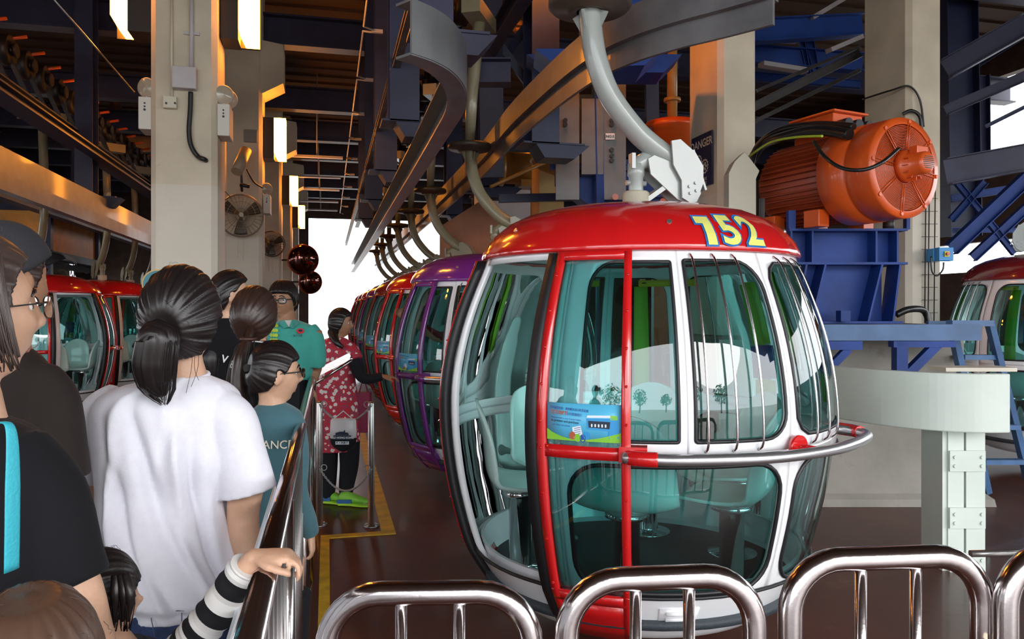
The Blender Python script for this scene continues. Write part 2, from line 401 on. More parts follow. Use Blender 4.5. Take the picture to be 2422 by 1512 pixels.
def solidpatch(mb, t0, t1, z0, z1, off=0, th=.02, m=0, nt=None, nz=None):
    nt = nt or max(1, int(abs(t1 - t0) / 4)); nz = nz or max(1, int((z1 - z0) / .06))
    A = [[S(t0 + (t1 - t0) * i / nt, z0 + (z1 - z0) * j / nz, off) for j in range(nz + 1)] for i in range(nt + 1)]
    B = [[S(t0 + (t1 - t0) * i / nt, z0 + (z1 - z0) * j / nz, off - th) for j in range(nz + 1)] for i in range(nt + 1)]
    c = nz + 1; L = (nt + 1) * c
    vs_ = [p for r in A for p in r] + [p for r in B for p in r]; fs = []
    for i in range(nt):
        for j in range(nz):
            a = i * c + j; fs.append((a, a + c, a + c + 1, a + 1)); fs.append((L + a, L + a + 1, L + a + c + 1, L + a + c))
    for i in range(nt): fs.append((i * c, L + i * c, L + (i + 1) * c, (i + 1) * c)); fs.append((i * c + nz, (i + 1) * c + nz, L + (i + 1) * c + nz, L + i * c + nz))
    for j in range(nz): fs.append((j, j + 1, L + j + 1, L + j)); fs.append((nt * c + j, L + nt * c + j, L + nt * c + j + 1, nt * c + j + 1))
    mb.add(vs_, fs, m, True)
def pane(mb, t0, t1, z0, z1, off):
    nt = max(3, int((t1 - t0) / 3)); nz = max(4, int((z1 - z0) / .05))
    mb.grid(lambda u, v: S(t0 + (t1 - t0) * u, z0 + (z1 - z0) * v, off), nt, nz)
def gasket(mb, pts, r=.008): mb.tube(pts[::2] if len(pts) > 60 else pts, r, 6, closed=True)
ROOFP = [(.0, 2.195), (.12, 2.193), (.30, 2.182), (.46, 2.160), (.58, 2.128), (.68, 2.080), (.745, 2.025), (.785, 1.975), (.803, 1.935), (.808, 1.915), (.80, 1.905), (.77, 1.908), (.74, 1.925)]
def rooffr(a, z):
    # six soft creases at the pillars
    d = ((a * DEG - 243) / 60.0) % 1.0; d = min(d, 1 - d) * 60
    return 1 + .018 * exp(-(d / 1.3) ** 2) * (1 if z < 2.15 else 0) + .006 * (1 - exp(-(d / 10) ** 2))
def roof_at(a, z):
    p = sorted([(q[1], q[0]) for q in ROOFP[:10]]); r = interp(p, z); return r * rooffr(a, z)
def chair_shell(mb):
    # profile: front edge of seat -> back of seat -> top of backrest ; local: facing +X, seat height 0
    prof = [(.24, -.02, .15), (.21, .006, .185), (.13, -.002, .205), (.03, -.012, .215), (-.06, -.01, .225), (-.125, .012, .235), (-.165, .06, .235), (-.18, .13, .230), (-.188, .21, .220), (-.198, .29, .205), (-.212, .36, .175), (-.222, .405, .13), (-.228, .435, .07), (-.23, .447, .02)]
    pr = catmull([(a, b, c) for a, b, c in prof], 3); rows = []
    for i, p in enumerate(pr):
        u = i / (len(pr) - 1); row = []
        for k in range(17):
            s = -1 + 2 * k / 16; y = p.z * s; lift = .045 * abs(s) ** 3 * sin(pi * min(1, max(0, u * 1.15)))
            # raise the sides toward the normal (forward for the back, up for the seat)
            if u < .33: row.append(Vector((p.x, y, p.y + lift)))
            elif u > .52: row.append(Vector((p.x + lift, y, p.y)))
            else:
                w = (u - .33) / .19; row.append(Vector((p.x + lift * w, y, p.y + lift * (1 - w))))
        rows.append(row)
    th = .014; n = 17
    nr = []
    for i in range(len(rows)):
        r2 = []
        for k in range(n):
            a = rows[min(i + 1, len(rows) - 1)][k] - rows[max(i - 1, 0)][k]; b = rows[i][min(k + 1, n - 1)] - rows[i][max(k - 1, 0)]
            q = b.cross(a)
            q = q.normalized() if q.length > 1e-9 else Vector((0, 0, 1)); r2.append(rows[i][k] + q * th)
        nr.append(r2)
    vs_ = [p for r in rows for p in r] + [p for r in nr for p in r]; L = len(rows) * n; fs = []
    for i in range(len(rows) - 1):
        for k in range(n - 1):
            a = i * n + k; fs.append((a, a + 1, a + n + 1, a + n)); fs.append((L + a, L + a + n, L + a + n + 1, L + a + 1))
        fs.append((i * n, (i + 1) * n, L + (i + 1) * n, L + i * n)); fs.append((i * n + n - 1, L + i * n + n - 1, L + (i + 1) * n + n - 1, (i + 1) * n + n - 1))
    for k in range(n - 1):
        fs.append((k, L + k, L + k + 1, k + 1)); e = (len(rows) - 1) * n + k; fs.append((e, e + 1, L + e + 1, L + e))
    mb.add(vs_, fs, 0, True)

def build_cabin(name, label, leafmat, detailed=True):
    root = thing(name, label, 'cable car', local=True)
    A = lambda n, mb, m, par=None, **k: obj(n, mb, m, par or root, **k)
    # roof
    mb = MB(); mb.lathe(ROOFP, 96, fr=rooffr); roof = A('roof', mb, leafmat)
    mb = MB(); mb.lathe([(.74, 1.93), (.5, 1.955), (0, 1.96)], 48); A('ceiling_liner', mb, M_white)
    mb = MB()
    for k in range(6):
        a = radians(258 + 60 * k); r = roof_at(a, 2.03); mb.disc((r * cos(a), r * sin(a), 2.03), (cos(a), sin(a), .6), .011, .012, 12)
    A('roof_bolt', mb, M_galv, roof)
    # body: pillars, windows in six bays
    fr = MB(); gl = MB(); gk = MB()
    for b in range(6):
        c = 198 + 60 * b; door = (b == 0)
        t0, t1 = c - 30, c + 30
        if door:
            solidpatch(fr, t0, t0 + 13.2, .30, 1.93, 0, .03); solidpatch(fr, t1 - 2.5, t1, .30, 1.93, 0, .03)
            solidpatch(fr, t0 + 13.2, t1 - 2.5, 1.875, 1.93, 0, .03)
            continue
        if b in (1, 4):
            h1 = rrect(t0 + 6.0, c - .9, 1.125, 1.855, .012, 6, (.008, .11, .008, .008)); h2 = rrect(c + 3.1, t1 - 1.8, 1.125, 1.862, .1, 6, (.13, .01, .01, .10))
            for p in (gasket, ): pass
            gasket(gk, panel(fr, t0, c + 1.1, 1.075, 1.93, h1)); gasket(gk, panel(fr, c + 1.1, t1, 1.075, 1.93, h2))
        else:
            h = rrect(t0 + 2.2, t1 - 2.2, 1.125, 1.862, .1, 6); gasket(gk, panel(fr, t0, t1, 1.075, 1.93, h))
        h = rrect(t0 + 2.6, t1 - 2.6, .475, 1.025, .13, 6); gasket(gk, panel(fr, t0, t1, .45, 1.075, h), .010)
        pane(gl, t0 + 1, t1 - 1, 1.09, 1.90, -.012); pane(gl, t0 + 1, t1 - 1, .455, 1.06, -.012)
    body = A('body_frame', fr, M_white); A('window_glass', gl, M_glass, recalc=False); A('window_gasket', gk, M_black, body)
    # skirt with floor
    mb = MB(); sk = [(Rz(z), z) for z in (.45, .40, .36, .31, .27, .24, .215, .195)] + [(.58, .180), (0, .18)]
    mb.lathe(sk, 72); skirt = A('skirt', mb, M_white)
    mb = MB(); mb.lathe([(Rz(.46) - .03, .49), (Rz(.4) - .03, .36)], 48); mb.lathe([(.80, .49), (.815, .49)], 48); A('inner_skirting', mb, M_white)
    mb = MB(); mb.lathe([(.0, .335), (.80, .335), (.80, .30), (0, .30)], 48); A('cabin_floor', mb, M_floorm)
    mb = MB(); mb.tube([S(t, .455, .006) for t in range(170, 531, 6)], .009, 6, caps=False); A('black_sill_seal', mb, M_black)
    # red base bracket and louvre
    mb = MB(); solidpatch(mb, 225, 246, .235, .44, .012, .02); solidpatch(mb, 150, 175, .235, .44, .012, .02); A('coloured_skirt_panel', mb, leafmat, skirt)
    mb = MB(); solidpatch(mb, 254, 266, .29, .40, .006, .008)
    for z in (.315, .345, .375): mb.tube([S(t, z, .012) for t in (256, 259, 262, 264)], .009, 8)
    A('louvre_plate', mb, M_white, skirt)
    # sliding door leaves (outside the shell)
    for nm, a0, a1, ed in (('door_leaf', 224, 246, 224), ('door_leaf', 152, 174, 174)):
        mb = MB(); g2 = MB(); ek = MB()
        w = 2.1
        solidpatch(mb, a0, a0 + w, .22, 1.90, .055, .035); solidpatch(mb, a1 - w, a1, .22, 1.90, .055, .035)
        solidpatch(mb, a0, a1, 1.865, 1.905, .055, .035); solidpatch(mb, a0, a1, 1.055, 1.105, .055, .035); solidpatch(mb, a0, a1, .42, .47, .055, .035)
        solidpatch(mb, a0, a1, .22, .42, .050, .025)
        leaf = A(nm, mb, leafmat)
        pane(g2, a0 + w * .8, a1 - w * .8, .46, 1.88, .035); A('leaf_glass', g2, M_glass, leaf, recalc=False)
        s = -1 if ed == a0 else 1
        e0, e1 = (ed - 3.4, ed) if s < 0 else (ed, ed + 3.4)
        solidpatch(ek, e0, e1, .20, 1.90, .050, .045); A('rubber_edge', ek, M_black, leaf)
        # inner white-ish frame behind the leaf glass
        ik = MB(); solidpatch(ik, a0 + w, a0 + w + 1.6, .5, 1.86, .022, .006); A('inner_trim', ik, M_aqua, leaf)
        rv = MB()
        for z in (1.2, 1.35, 1.5, 1.65, 1.8, 1.09, .9, .7, .5):
            for t in (a1 - 1, a0 + 1): rv.disc(S(t, z, .057), S(t, z), .006, .006, 8)
        A('rivet', rv, leafmat, leaf)
    # poster on the leaf
    mb = MB(); solidpatch(mb, 226.4, 243.9, 1.125, 1.275, .040, .004); po = A('notice_poster', mb, M_poster)
    mk = MB()
    def pos(v): return S(226.4 + 17.5 * v.x, 1.125 + .15 * v.y, .0415)
    def patch(poly, m): mk.add([pos(Vector((x, y, 0))) for x, y in poly], [tuple(range(len(poly)))], m)
    n = 14
    for i in range(n):   # green hill
        x0, x1 = i / n, (i + 1) / n; f = lambda x: .30 - .26 * sin(pi * min(1, x * .95) ** .8) ** 1
        patch([(x0, .0), (x1, .0), (x1, f(x1)), (x0, f(x0))], 0)
    for cx, cy, r, m_ in ((.36, .14, .05, 2), (.43, .09, .05, 0), (.50, .08, .05, 3), (.55, .16, .05, 1)):
        for _ in (0,): patch([(cx + r * cos(a) * .85, cy + r * 2.2 * sin(a)) for a in [2 * pi * k / 16 for k in range(16)]], m_)
    patch([(.38, .08), (.50, .16), (.47, .42), (.355, .36)], 4)
    for i in range(4): patch([(.385, .16 + i * .055), (.47, .20 + i * .055), (.468, .215 + i * .055), (.385, .175 + i * .055)], 3)
    patch([(.55, .62), (.88, .64), (.97, .60), (.97, .12), (.84, .10), (.84, .30), (.56, .34)], 1); patch([(.57, .56), (.86, .55), (.85, .36), (.58, .38)], 5)
    patch([(.55, .64), (.86, .66), (.86, .72), (.56, .70)], 4); patch([(.86, .72), (.95, .71), (.95, .60), (.86, .6)], 0)
    for i in range(5): patch([(.61 + i * .045, .40), (.63 + i * .045, .40), (.63 + i * .045, .48), (.61 + i * .045, .48)], 4)
    if detailed:
        def tf(y, sz, x0):
            return lambda v: S(226.4 + 17.5 * (x0 + v.x * .42), 1.125 + .15 * (y + v.y * 1.02 + (x0 + v.x * .42) * -.12), .042)
        add_text(mk, '可持靠登記號：請到觀光出口的登記處', None, .075, .001, 3, tf(.88, .07, .04), 'LEFT')
        add_text(mk, '預約及啟購', None, .115, .003, 2, tf(.76, .1, .06), 'LEFT'); add_text(mk, '你的靚麗相片', None, .085, .0, 3, tf(.75, .07, .28), 'LEFT')
        add_text(mk, 'Please proceed to your Counter below...', None, .062, 0, 3, tf(.62, .06, .06), 'LEFT')
        add_text(mk, 'to preview and purchase', None, .092, .001, 5, tf(.54, .08, .06), 'LEFT')
        add_text(mk, 'your digital ride photos', None, .062, 0, 3, tf(.43, .06, .08), 'LEFT')
    A('poster_print', mk, [M_pgreen, M_pblue, M_pred, M_pblue2, M_pwhite, M_pdark], po, recalc=False)
    # chairs bolted to the floor
    for k, a in enumerate((243, 300, 0, 60, 122, 177)):
        ar = radians(a); rc_ = .62 if k == 5 else .56; cx, cy = rc_ * cos(ar), rc_ * sin(ar)
        Mx = Matrix.Translation((cx, cy, .755)) @ Matrix.Rotation(ar + pi + (0, .25, 0, 0, 0, -.1)[k], 4, 'Z')
        mb = MB(); chair_shell(mb); mb.v = [tuple(Mx @ Vector(v)) for v in mb.v]
        ch = A('seat', mb, M_aqua)
        mb = MB(); mb.lathe([(.13, .336), (.13, .343), (.062, .350), (.058, .36), (.058, .70), (.10, .715), (.10, .742), (0, .742)], 28, M=Matrix.Translation((cx, cy, 0))); A('pedestal', mb, M_chrome, ch)
    # bumper rail
    bp = catmull([S(t, 1.075, o) for t, o in ((244.5, .075), (250, .10), (258, .11), (275, .115), (292, .115), (305, .12), (316, .13), (322, .12), (327, .05), (328, .0))], 5)
    mb = MB(); mb.tube(bp, .0235, 14); bum = A('bumper_rail', mb, M_ssb)
    mb = MB(); mb.tube(catmull([S(t, 1.075, o) for t, o in ((245, .02), (246, .075), (249, .098), (251.5, .104))], 4), .030, 12); p = S(246.5, 1.085, .035); mb.box(p, (.07, .11, .06), radians(246)); A('rail_boot', mb, leafmat, bum)
    mb = MB(); mb.tube(catmull([S(t, 1.075, o) for t, o in ((330, 0), (327, .065), (324, .10))], 4), .030, 12); A('rail_boot', mb, leafmat, bum)
    mb = MB(); p = S(288.5, 1.085, .03); mb.disc(p, S(288.5, 1.085) - Vector((0, 0, 1.085)), .05, .02, 20); mb.tube([S(289, 1.08, .02), S(290, 1.078, .115)], .018, 10)
    A('rail_boot', mb, leafmat, bum)
    # window guard rods
    for t0 in (263.5, 270.5, 277.5, 296.5, 303, 309.5, 83, 90, 97, 103, 23, 30, 37):
        if not detailed and t0 < 200: continue
        mb = MB(); pts = [S(t0, 1.89, .0)] + [S(t0, z, .028) for z in (1.85, 1.7, 1.55, 1.4, 1.25, 1.12)] + [S(t0, 1.085, .0)]
        mb.tube(catmull(pts, 3), .0055, 7); A('guard_rod', mb, M_ss)
    # inside signs
    mb = MB(); solidpatch(mb, 62, 68, 1.12, 1.80, -.03, .004); A('green_sign', mb, M_pgreen)
    mb = MB(); solidpatch(mb, 13, 19, 1.45, 1.80, -.03, .004); A('green_sign', mb, M_pgreen)
    mb = MB(); solidpatch(mb, 12, 20, 1.25, 1.44, -.03, .004); A('blue_sign', mb, M_pblue2)
    mb = MB(); solidpatch(mb, 12.5, 19, 1.12, 1.24, -.03, .004); A('green_sign', mb, M_pgreen)
    for a0, a1 in ((40, 66), (84, 108)):
        mb = MB(); solidpatch(mb, a0, a1, 1.80, 1.84, -.03, .004); st = A('warning_strip', mb, M_pyel)
        if detailed:
            mk = MB(); mk.disc(S(a1 - 2.5, 1.82, -.035), S(a1 - 2, 1.82), .014, .002, 16)
            A('strip_marks', mk, M_pdark, st)
    # collar, joint, hanger
    mb = MB(); mb.lathe([(.0, 2.275), (.062, 2.275), (.070, 2.265), (.072, 2.19), (.080, 2.185), (.080, 2.16)], 28); A('roof_collar', mb, M_collar)
    mb = MB(); mb.lathe([(.0, 2.42), (.045, 2.42), (.045, 2.36), (.038, 2.35), (.038, 2.26)], 20); mb.tube([V(0, 0, 2.39), V(.012, 0, 2.42), V(.04, 0, 2.44), V(.09, 0, 2.43)], [.042, .045, .045, .043], 14)
    mb.tube([V(-.055, 0, 2.32), V(.055, 0, 2.32)], .014, 8); mb.box(V(-.03, -.02, 2.43), (.02, .05, .08)); jt = A('swivel_joint', mb, M_arm)
    mb = MB(); XZ = lambda yy: Matrix(((1, 0, 0, 0), (0, 0, 1, yy), (0, 1, 0, 0), (0, 0, 0, 1)))
    poly = [(.045, 2.44), (.08, 2.46), (.23, 2.41), (.33, 2.33), (.345, 2.27), (.32, 2.225), (.27, 2.215), (.21, 2.235), (.06, 2.36)]
    for yy in (-.05, .05): mb.prism(poly, XZ(yy), .012)
    mb.prism([(-.05, -.012), (.05, -.012), (.05, .012), (-.05, .012)], frameM((.14, 0, 2.295), (0, 1, 0), (-.7, 0, 1)), .24)
    mb.tube([V(.09, -.055, 2.41), V(.09, .055, 2.41)], .02, 12); A('clevis', mb, M_arm, jt)
    mb = MB(); poly = [(.165, 2.535), (.215, 2.545), (.30, 2.48), (.345, 2.41), (.345, 2.32), (.315, 2.245), (.27, 2.215), (.225, 2.24), (.222, 2.33), (.175, 2.41)]
    for yy in (-.075, .075): mb.prism(poly, XZ(yy), .014)
    mb.prism([(-.075, -.12), (.075, -.12), (.075, .10), (-.075, .10)], frameM((.325, 0, 2.40), (0, 1, 0), (-.35, 0, 1)), .012)
    for dx, dz in ((.265, 2.30), (.30, 2.32), (.27, 2.265), (.305, 2.28)):
        for s in (-1, 1): mb.disc((dx, s * .085, dz), (0, 1, 0), .009, .012, 8)
    A('arm_bracket', mb, M_arm)
    arm = catmull([V(.235, 0, 2.435), V(.18, 0, 2.465), V(.08, 0, 2.53), V(-.01, 0, 2.605), V(-.145, 0, 2.77), V(-.22, 0, 2.95), V(-.25, 0, 3.12), V(-.255, 0, 3.22)], 8)
    mb = MB(); mb.tube(arm, .058, 20); hg = A('hanger_arm', mb, M_arm)
    for k in range(4):
        mb = MB(); a = pi / 4 + k * pi / 2; c = V(-.253, 0, 3.12); mb.prism([(0, 0), (.05, .09), (0, .11)], frameM(c + V(cos(a), sin(a), 0) * .05 - V(0, 0, .03), (cos(a), sin(a), 0), (0, 0, 1)), .01); A('gusset', mb, M_arm, hg)
    mb = MB(); mb.lathe([(.07, 3.195), (.115, 3.19), (.12, 3.205), (.20, 3.21), (.215, 3.225), (.215, 3.25), (.20, 3.265), (.07, 3.285), (0, 3.285)], 40, M=Matrix.Translation((-.255, 0, 0))); A('guide_wheel', mb, M_wheel)
    mb = MB(); mb.tube([V(-.255, 0, 3.28), V(-.24, 0, 3.7), V(-.20, 0, 4.1), V(-.16, 0, 4.45)], [.045, .06, .06, .06], 14); mb.box(V(-.16, 0, 4.5), (.18, .6, .14)); A('grip_shaft', mb, M_arm)
    return root
M_floorm = mat('cabin_floor_rubber', (.035, .045, .055), .6, bump=.3, bs=120)
M_poster = flat('poster_sky_blue', (.10, .48, .75), .3); M_pgreen = flat('print_green', (.22, .55, .04), .4); M_pblue = flat('print_cyan', (.03, .30, .65), .4)
M_pred = flat('print_red', (.45, .10, .04), .4); M_pblue2 = flat('print_deep_blue', (.02, .08, .33), .4); M_pwhite = flat('print_white', (.75, .80, .85), .4)
M_pdark = flat('print_dark', (.01, .02, .05), .4); M_pyel = flat('sticker_yellow', (.70, .60, .03), .4)
M_ssb = mat('brushed_bumper_steel', (.60, .60, .62), .3, metal=.9, bump=.05, bs=60); M_collar = mat('yellowed_nylon_collar', (.50, .46, .36), .35, coat=.3, bump=.08, bs=30)
M_wheel = mat('worn_dark_wheel', (.10, .085, .065), .45, metal=.4, bump=.1, bs=30)
CABX, CABY = 1.575, 3.734
cabin = build_cabin('cable_car', 'red and white cable car numbered 152, nearest of all, behind the steel barriers', M_red)
# number on the roof
def roofmap(th0, z0, off):
    def f(v):
        z = z0 + v.y * .93; a = radians(th0) + v.x / .78; r = roof_at(a, z) + off
        return Vector((r * cos(a), r * sin(a), z))
    return f
def add_one(mb, e, f):
    for x0, x1, y0, y1 in ((-.014 - e, .022 + e, -.062 - e, .062 + e), (-.042 - e, -.014 - e, .030 - e, .062 + e)):
        n_ = 10
        for k in range(n_):
            ya = y0 + (y1 - y0) * k / n_; yb = y0 + (y1 - y0) * (k + 1) / n_
            mb.add([f(Vector((x - .088, y, 0))) for x, y in ((x0, ya), (x1, ya), (x1, yb), (x0, yb))], [(0, 1, 2, 3)])
def digits(e1, off, tn, o_):
    mb = MB(); f0 = roofmap(277.3, 1.993, o_); f = lambda v: f0(v * 1.13)
    add_one(mb, e1, f)
    for ch_, x_ in (('5', .005), ('2', .112)): add_text(mb, ch_, None, .178, off, 0, lambda v: f(Vector((v.x + x_, v.y, 0))))
    return mb
nb = obj('number_outline', digits(.007, .012, 0, .006), flat('number_blue', (.02, .18, .55), .3, .5), cabin, recalc=False)
obj('number', digits(0, .005, 0, .010), flat('number_yellow', (.80, .80, .20), .3, .5), cabin, recalc=False)
lo = [('purple cable car behind the nearest one, notice poster on its leaf', 1.57, 7.16, M_purple, 0),
      ('red cable car just behind the purple one', 1.55, 9.95, M_red, 0),
      ('dark red cable car, third behind the nearest one', 1.52, 12.1, M_maroon, 0),
      ('purple roofed cable car far back in the right row, between dark red ones', 1.50, 14.2, M_purple, 0),
      ('red cable car far back in the right row, third from its far end', 1.50, 16.3, M_red, 0),
      ('dark red cable car next to last at the far end of the right row', 1.50, 18.4, M_maroon, 0),
      ('last red cable car at the bright far end of the right row', 1.50, 20.5, M_red, 0)]
LO = 'cable cars waiting in the right row'
cabin['group'] = LO
for lb, x, y, mt, rz in lo: dup(cabin, (x, y, 0), radians(-27), lb, LO, skip=('number', 'number_outline'), remat={'red_enamel': mt, 'hanger_grey_enamel': M_armo})
for lb, x, y in (('red cable car in the left row, nearest, beside the cap wearing man', -4.15, 12.6), ('red cable car in the left row, second, partly hidden by the cream pillar', -3.85, 14.7), ('red cable car in the left row, third, mostly behind the cream pillar', -3.9, 16.9), ('farthest red cable car of the left row', -4.0, 19.1)):
    dup(cabin, (x, y, 0), radians(122), lb, 'cable cars in the left row', skip=('number', 'number_outline', 'notice_poster'), remat={'hanger_grey_enamel': M_armo})
dup(cabin, (7.25, 6.3, .05), pi * .75, 'dark red and white cable car at the right edge behind the blue ladder', None, skip=('number', 'number_outline'), remat={'red_enamel': M_maroon})
cabin.location = (CABX, CABY, 0)
# ================================================================ building shell
mb = MB(); mb.bb(-9, 14, -9, 32, -.1, 0)
M_floor = mat('red_brown_floor_paint', (.075, .020, .012), .40, var=.25, vs_=1.3, bump=.10, bs=14, dirt=(.16, .075, .055), ds=2.4, df=.60, coat=.12)
struct('floor', mb, M_floor)
M_ground = mat('pale_outdoor_paving', (.42, .40, .37), .8, var=.1)
mb = MB(); mb.bb(-60, 60, 32, 120, -.12, -.02); mb.bb(-60, -9, -60, 32, -.12, -.02); mb.bb(14, 60, -60, 32, -.12, -.02); mb.bb(-9, 14, -60, -9, -.12, -.02); struct('ground', mb, M_ground)
ZC = 7.3
mb = MB(); mb.bb(-9, 14, 2, 32, ZC, ZC + .2); mb.bb(-9, 14, -5, 2.1, 5.3, 5.5); mb.bb(-9, 14, 2, 2.15, 5.3, ZC)  # lower front roof and fascia added out of view to block skylight
for i in range(50): mb.bb(-9, 14, 2 + i * .6, 2.2 + i * .6, ZC - .05, ZC)
struct('ceiling', mb, M_ceil)
M_wallb = mat('brown_wall_panel', (.06, .035, .025), .8, var=.2)
mb = MB(); mb.bb(-9, -8.8, -4, 32, 2.9, ZC); mb.bb(-9, -8.8, -4, 32, 0, 1.0)
for i in range(9): mb.bb(-9, -8.8, -4 + i * 4.4, -2.4 + i * 4.4, 1.0, 2.9)
struct('wall_left', mb, M_wallb)
mb = MB(); mb.bb(13.8, 14, -4, 12.2, 4.6, ZC); mb.bb(13.8, 14, 15.6, 32, 4.6, ZC); mb.bb(13.8, 14, 12.2, 15.6, 6.6, ZC); mb.bb(13.8, 14, 15.6, 32, 0, 4.6); mb.bb(13.8, 14, 11.5, 15.6, 0, 2.5); mb.bb(13.8, 14, 11.5, 15.6, 3.15, 4.75); mb.bb(13.8, 14, -4, 11.5, 0, 2.0); mb.bb(13.8, 14, 13.9, 14.15, 4.6, 6.6); struct('wall_right', mb, M_wallb)
mb = MB(); mb.bb(-9, -.75, 31.8, 32, 0, ZC); mb.bb(-.75, 4.6, 31.8, 32, 5.4, ZC); mb.bb(4.6, 14, 31.8, 32, 0, ZC); struct('wall_back', mb, M_wallb)
# floor markings
mb = MB(); mb.bb(-.05, 0.012, 2.2, 5.66, .0, .006); mb.bb(-.05, .49, 5.66, 5.74, .0, .006)
single('floor_marking', mb, M_yellow, 'yellow line painted on the floor along the queue rail, with a cross bar at the chain gate', 'floor marking')
mb = MB(); mb.bb(.39, .49, 5.75, 27, .0, .006)
single('floor_marking', mb, M_yellow, 'long yellow line painted on the platform beside the waiting cable cars', 'floor marking')
# columns on the platform
M_jbox = mat('pale_grey_box', (.50, .47, .47), .45, var=.05, vs_=6)
def column(x, y, w, dp, corbel, z0=0):
    mb = MB(); c = .05; hx, hy = w / 2, dp / 2
    poly = [(-hx + c, -hy), (hx - c, -hy), (hx, -hy + c), (hx, hy - c), (hx - c, hy), (-hx + c, hy), (-hx, hy - c), (-hx, -hy + c)]
    mb.prism(poly, Matrix.Translation((x, y, (ZC + z0) / 2)), ZC - z0)
    if corbel:
        for s in (-1, 1):
            mb.prism([(s * hx * .9, 0), (s * hx * .9, 5.1), (s * hx, 5.1), (s * (hx + .32), 5.28), (s * (hx + .32), 5.9), (s * hx * .9, 5.95)], Matrix(((1, 0, 0, x), (0, 0, 1, y), (0, 1, 0, 0), (0, 0, 0, 1))), dp * .9)
    return mb
COLY = (7.9, 12.95, 18.1, 23.3, 28.3)
clab = ('cream concrete pillar, nearest, with conduits and a black cable hose', 'cream concrete pillar with bracket shoulders carrying the big wall fan', 'third cream pillar down the platform, with a smaller dark fan', 'fourth pillar down the platform, far away', 'farthest pillar beside the bright exit')
for i, y in enumerate(COLY):
    single('concrete_pillar', column(-1.30, y, .58, .62, i > 0), M_conc, clab[i], 'pillar', 'row of pillars along the platform')
for lb, x, y, w, d in (('cream concrete pillar carrying the DANGER sign', 3.97, 7.16, .42, .68), ('cream concrete pillar right behind the orange motor', 6.16, 7.16, .44, .72)):
    single('concrete_pillar', column(x, y, w, d, False, 1.405), M_conc, lb, 'pillar', 'pair of pillars at the motor')
# lamps on the platform pillars : dark housing with glowing front and bevelled bottom
def lamp(x, y, side, z0, label, h=.66):
    t = thing('wall_lamp', label, 'lamp', (x, y, z0), 'glowing lamps on the platform pillars')
    s = side; g = MB(); b = MB(); hw_ = .16 if s > 0 else .22; gw = .18 if s > 0 else .15
    b.bb(min(x, x + s * hw_), max(x, x + s * hw_), y - .02, y + .30, z0, z0 + h); b.bb(min(x + s * hw_, x + s * (hw_ + gw)), max(x + s * hw_, x + s * (hw_ + gw)), y + .235, y + .28, z0, z0 + h)
    obj('housing', b, M_lampbox, t)
    g.prism([(0, .10), (.05, 0), (gw, 0), (gw, h), (0, h)] if s > 0 else [(0, 0), (0, h), (-gw, h), (-gw, .14), (-.07, 0)], frameM((x + s * hw_, y + .11, z0), (1, 0, 0), (0, 0, 1)), .24)
    obj('glowing_panel', g, M_lamp, t)
    return t
for i, (y, lb, z) in enumerate(zip(COLY[:4], ('glowing lamp on the nearest platform pillar, aisle side, cut by the top edge', 'glowing lamp beside the wall fan on the second pillar, aisle side', 'small glowing lamp on the third pillar, aisle side', 'smallest glowing lamp, farthest along the aisle'), (4.27, 4.10, 4.05, 4.08))):
    lamp(-1.0, y - .12, 1, z, lb)
lamp(-1.60, COLY[0] - .12, -1, 4.27, 'glowing lamp left of the nearest pillar with slanted lower end')
lamp(-1.60, COLY[1] - .12, -1, 3.9, 'glowing lamp low between the first and second pillars')
# sodium high bays added out of view for warm light on rails and pillar
def added_bay(x, y, e, z=6.6):
    t = thing('added_bay_lamp', ('over the left row, nearest', 'over the left row, middle', 'over the big drive housing', 'over the dark machinery', 'over the left row, farthest')[len([q for q in bpy.data.objects if q.name.startswith('added_bay_lamp')])] + ' added sodium high bay lamp, out of view under the ceiling', 'lamp', (x, y, z), 'added high bay lamps')
    mb = MB(); mb.lathe([(.06, .35), (.10, .30), (.22, .05), (.24, 0)], 20, M=Matrix.Translation((x, y, z))); mb.tube([V(x, y, z + .33), V(x, y, ZC)], .015, 6); obj('reflector', mb, M_galv, t, recalc=False)
    mb = MB(); mb.sphere((x, y, z + .10), .09, 12, 8); m = M_bay2 if 2 < x < 3 else M_bay; obj('bulb', mb, m, t)
M_bay = mat('added_sodium_bulb', (1, .6, .2), .4, emit=(1, .29, .02), es=170); M_bay2 = mat('added_bright_bulb', (1, .6, .2), .4, emit=(1, .26, .01), es=300)  # bulbs of the added bays; the brighter one lights the DANGER pillar
for x, y in ((-5.6, 6.4), (-5.4, 13.6), (2.2, 7.15), (3.6, 14.6), (-5.2, 21.0)): added_bay(x, y, 1, 5.3 if 2 < x < 3 else 6.6)
# cross beams under the ceiling
for i, y in enumerate((8.6, 12.95, 17.0, 20.0, 22.5, 25.0, 27.5, 30)):
    mb = MB(); mb.ibeam(V(-8.8, y, 6.2), V(13.8, y, 6.2), .5, .28, .03, .02)
    single('ceiling_beam', mb, M_navy, 'indigo steel I-beam crossing under the ceiling, %s from the camera' % ('first second third fourth fifth sixth seventh eighth'.split()[i]), 'beam', 'cross beams under the ceiling')
# pale bars hung for daylit beam flanges, the daylight put into their colour
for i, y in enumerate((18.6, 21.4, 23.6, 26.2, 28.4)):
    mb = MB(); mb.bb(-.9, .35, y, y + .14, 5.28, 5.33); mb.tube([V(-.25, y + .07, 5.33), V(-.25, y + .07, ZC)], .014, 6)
    single('lit_flange_bar', mb, M_jbox, 'thin bar over the aisle, pale like a daylit beam flange, %s from the camera' % ('first second third fourth fifth'.split()[i]), 'bar', 'pale bars standing in for daylit beam flanges')
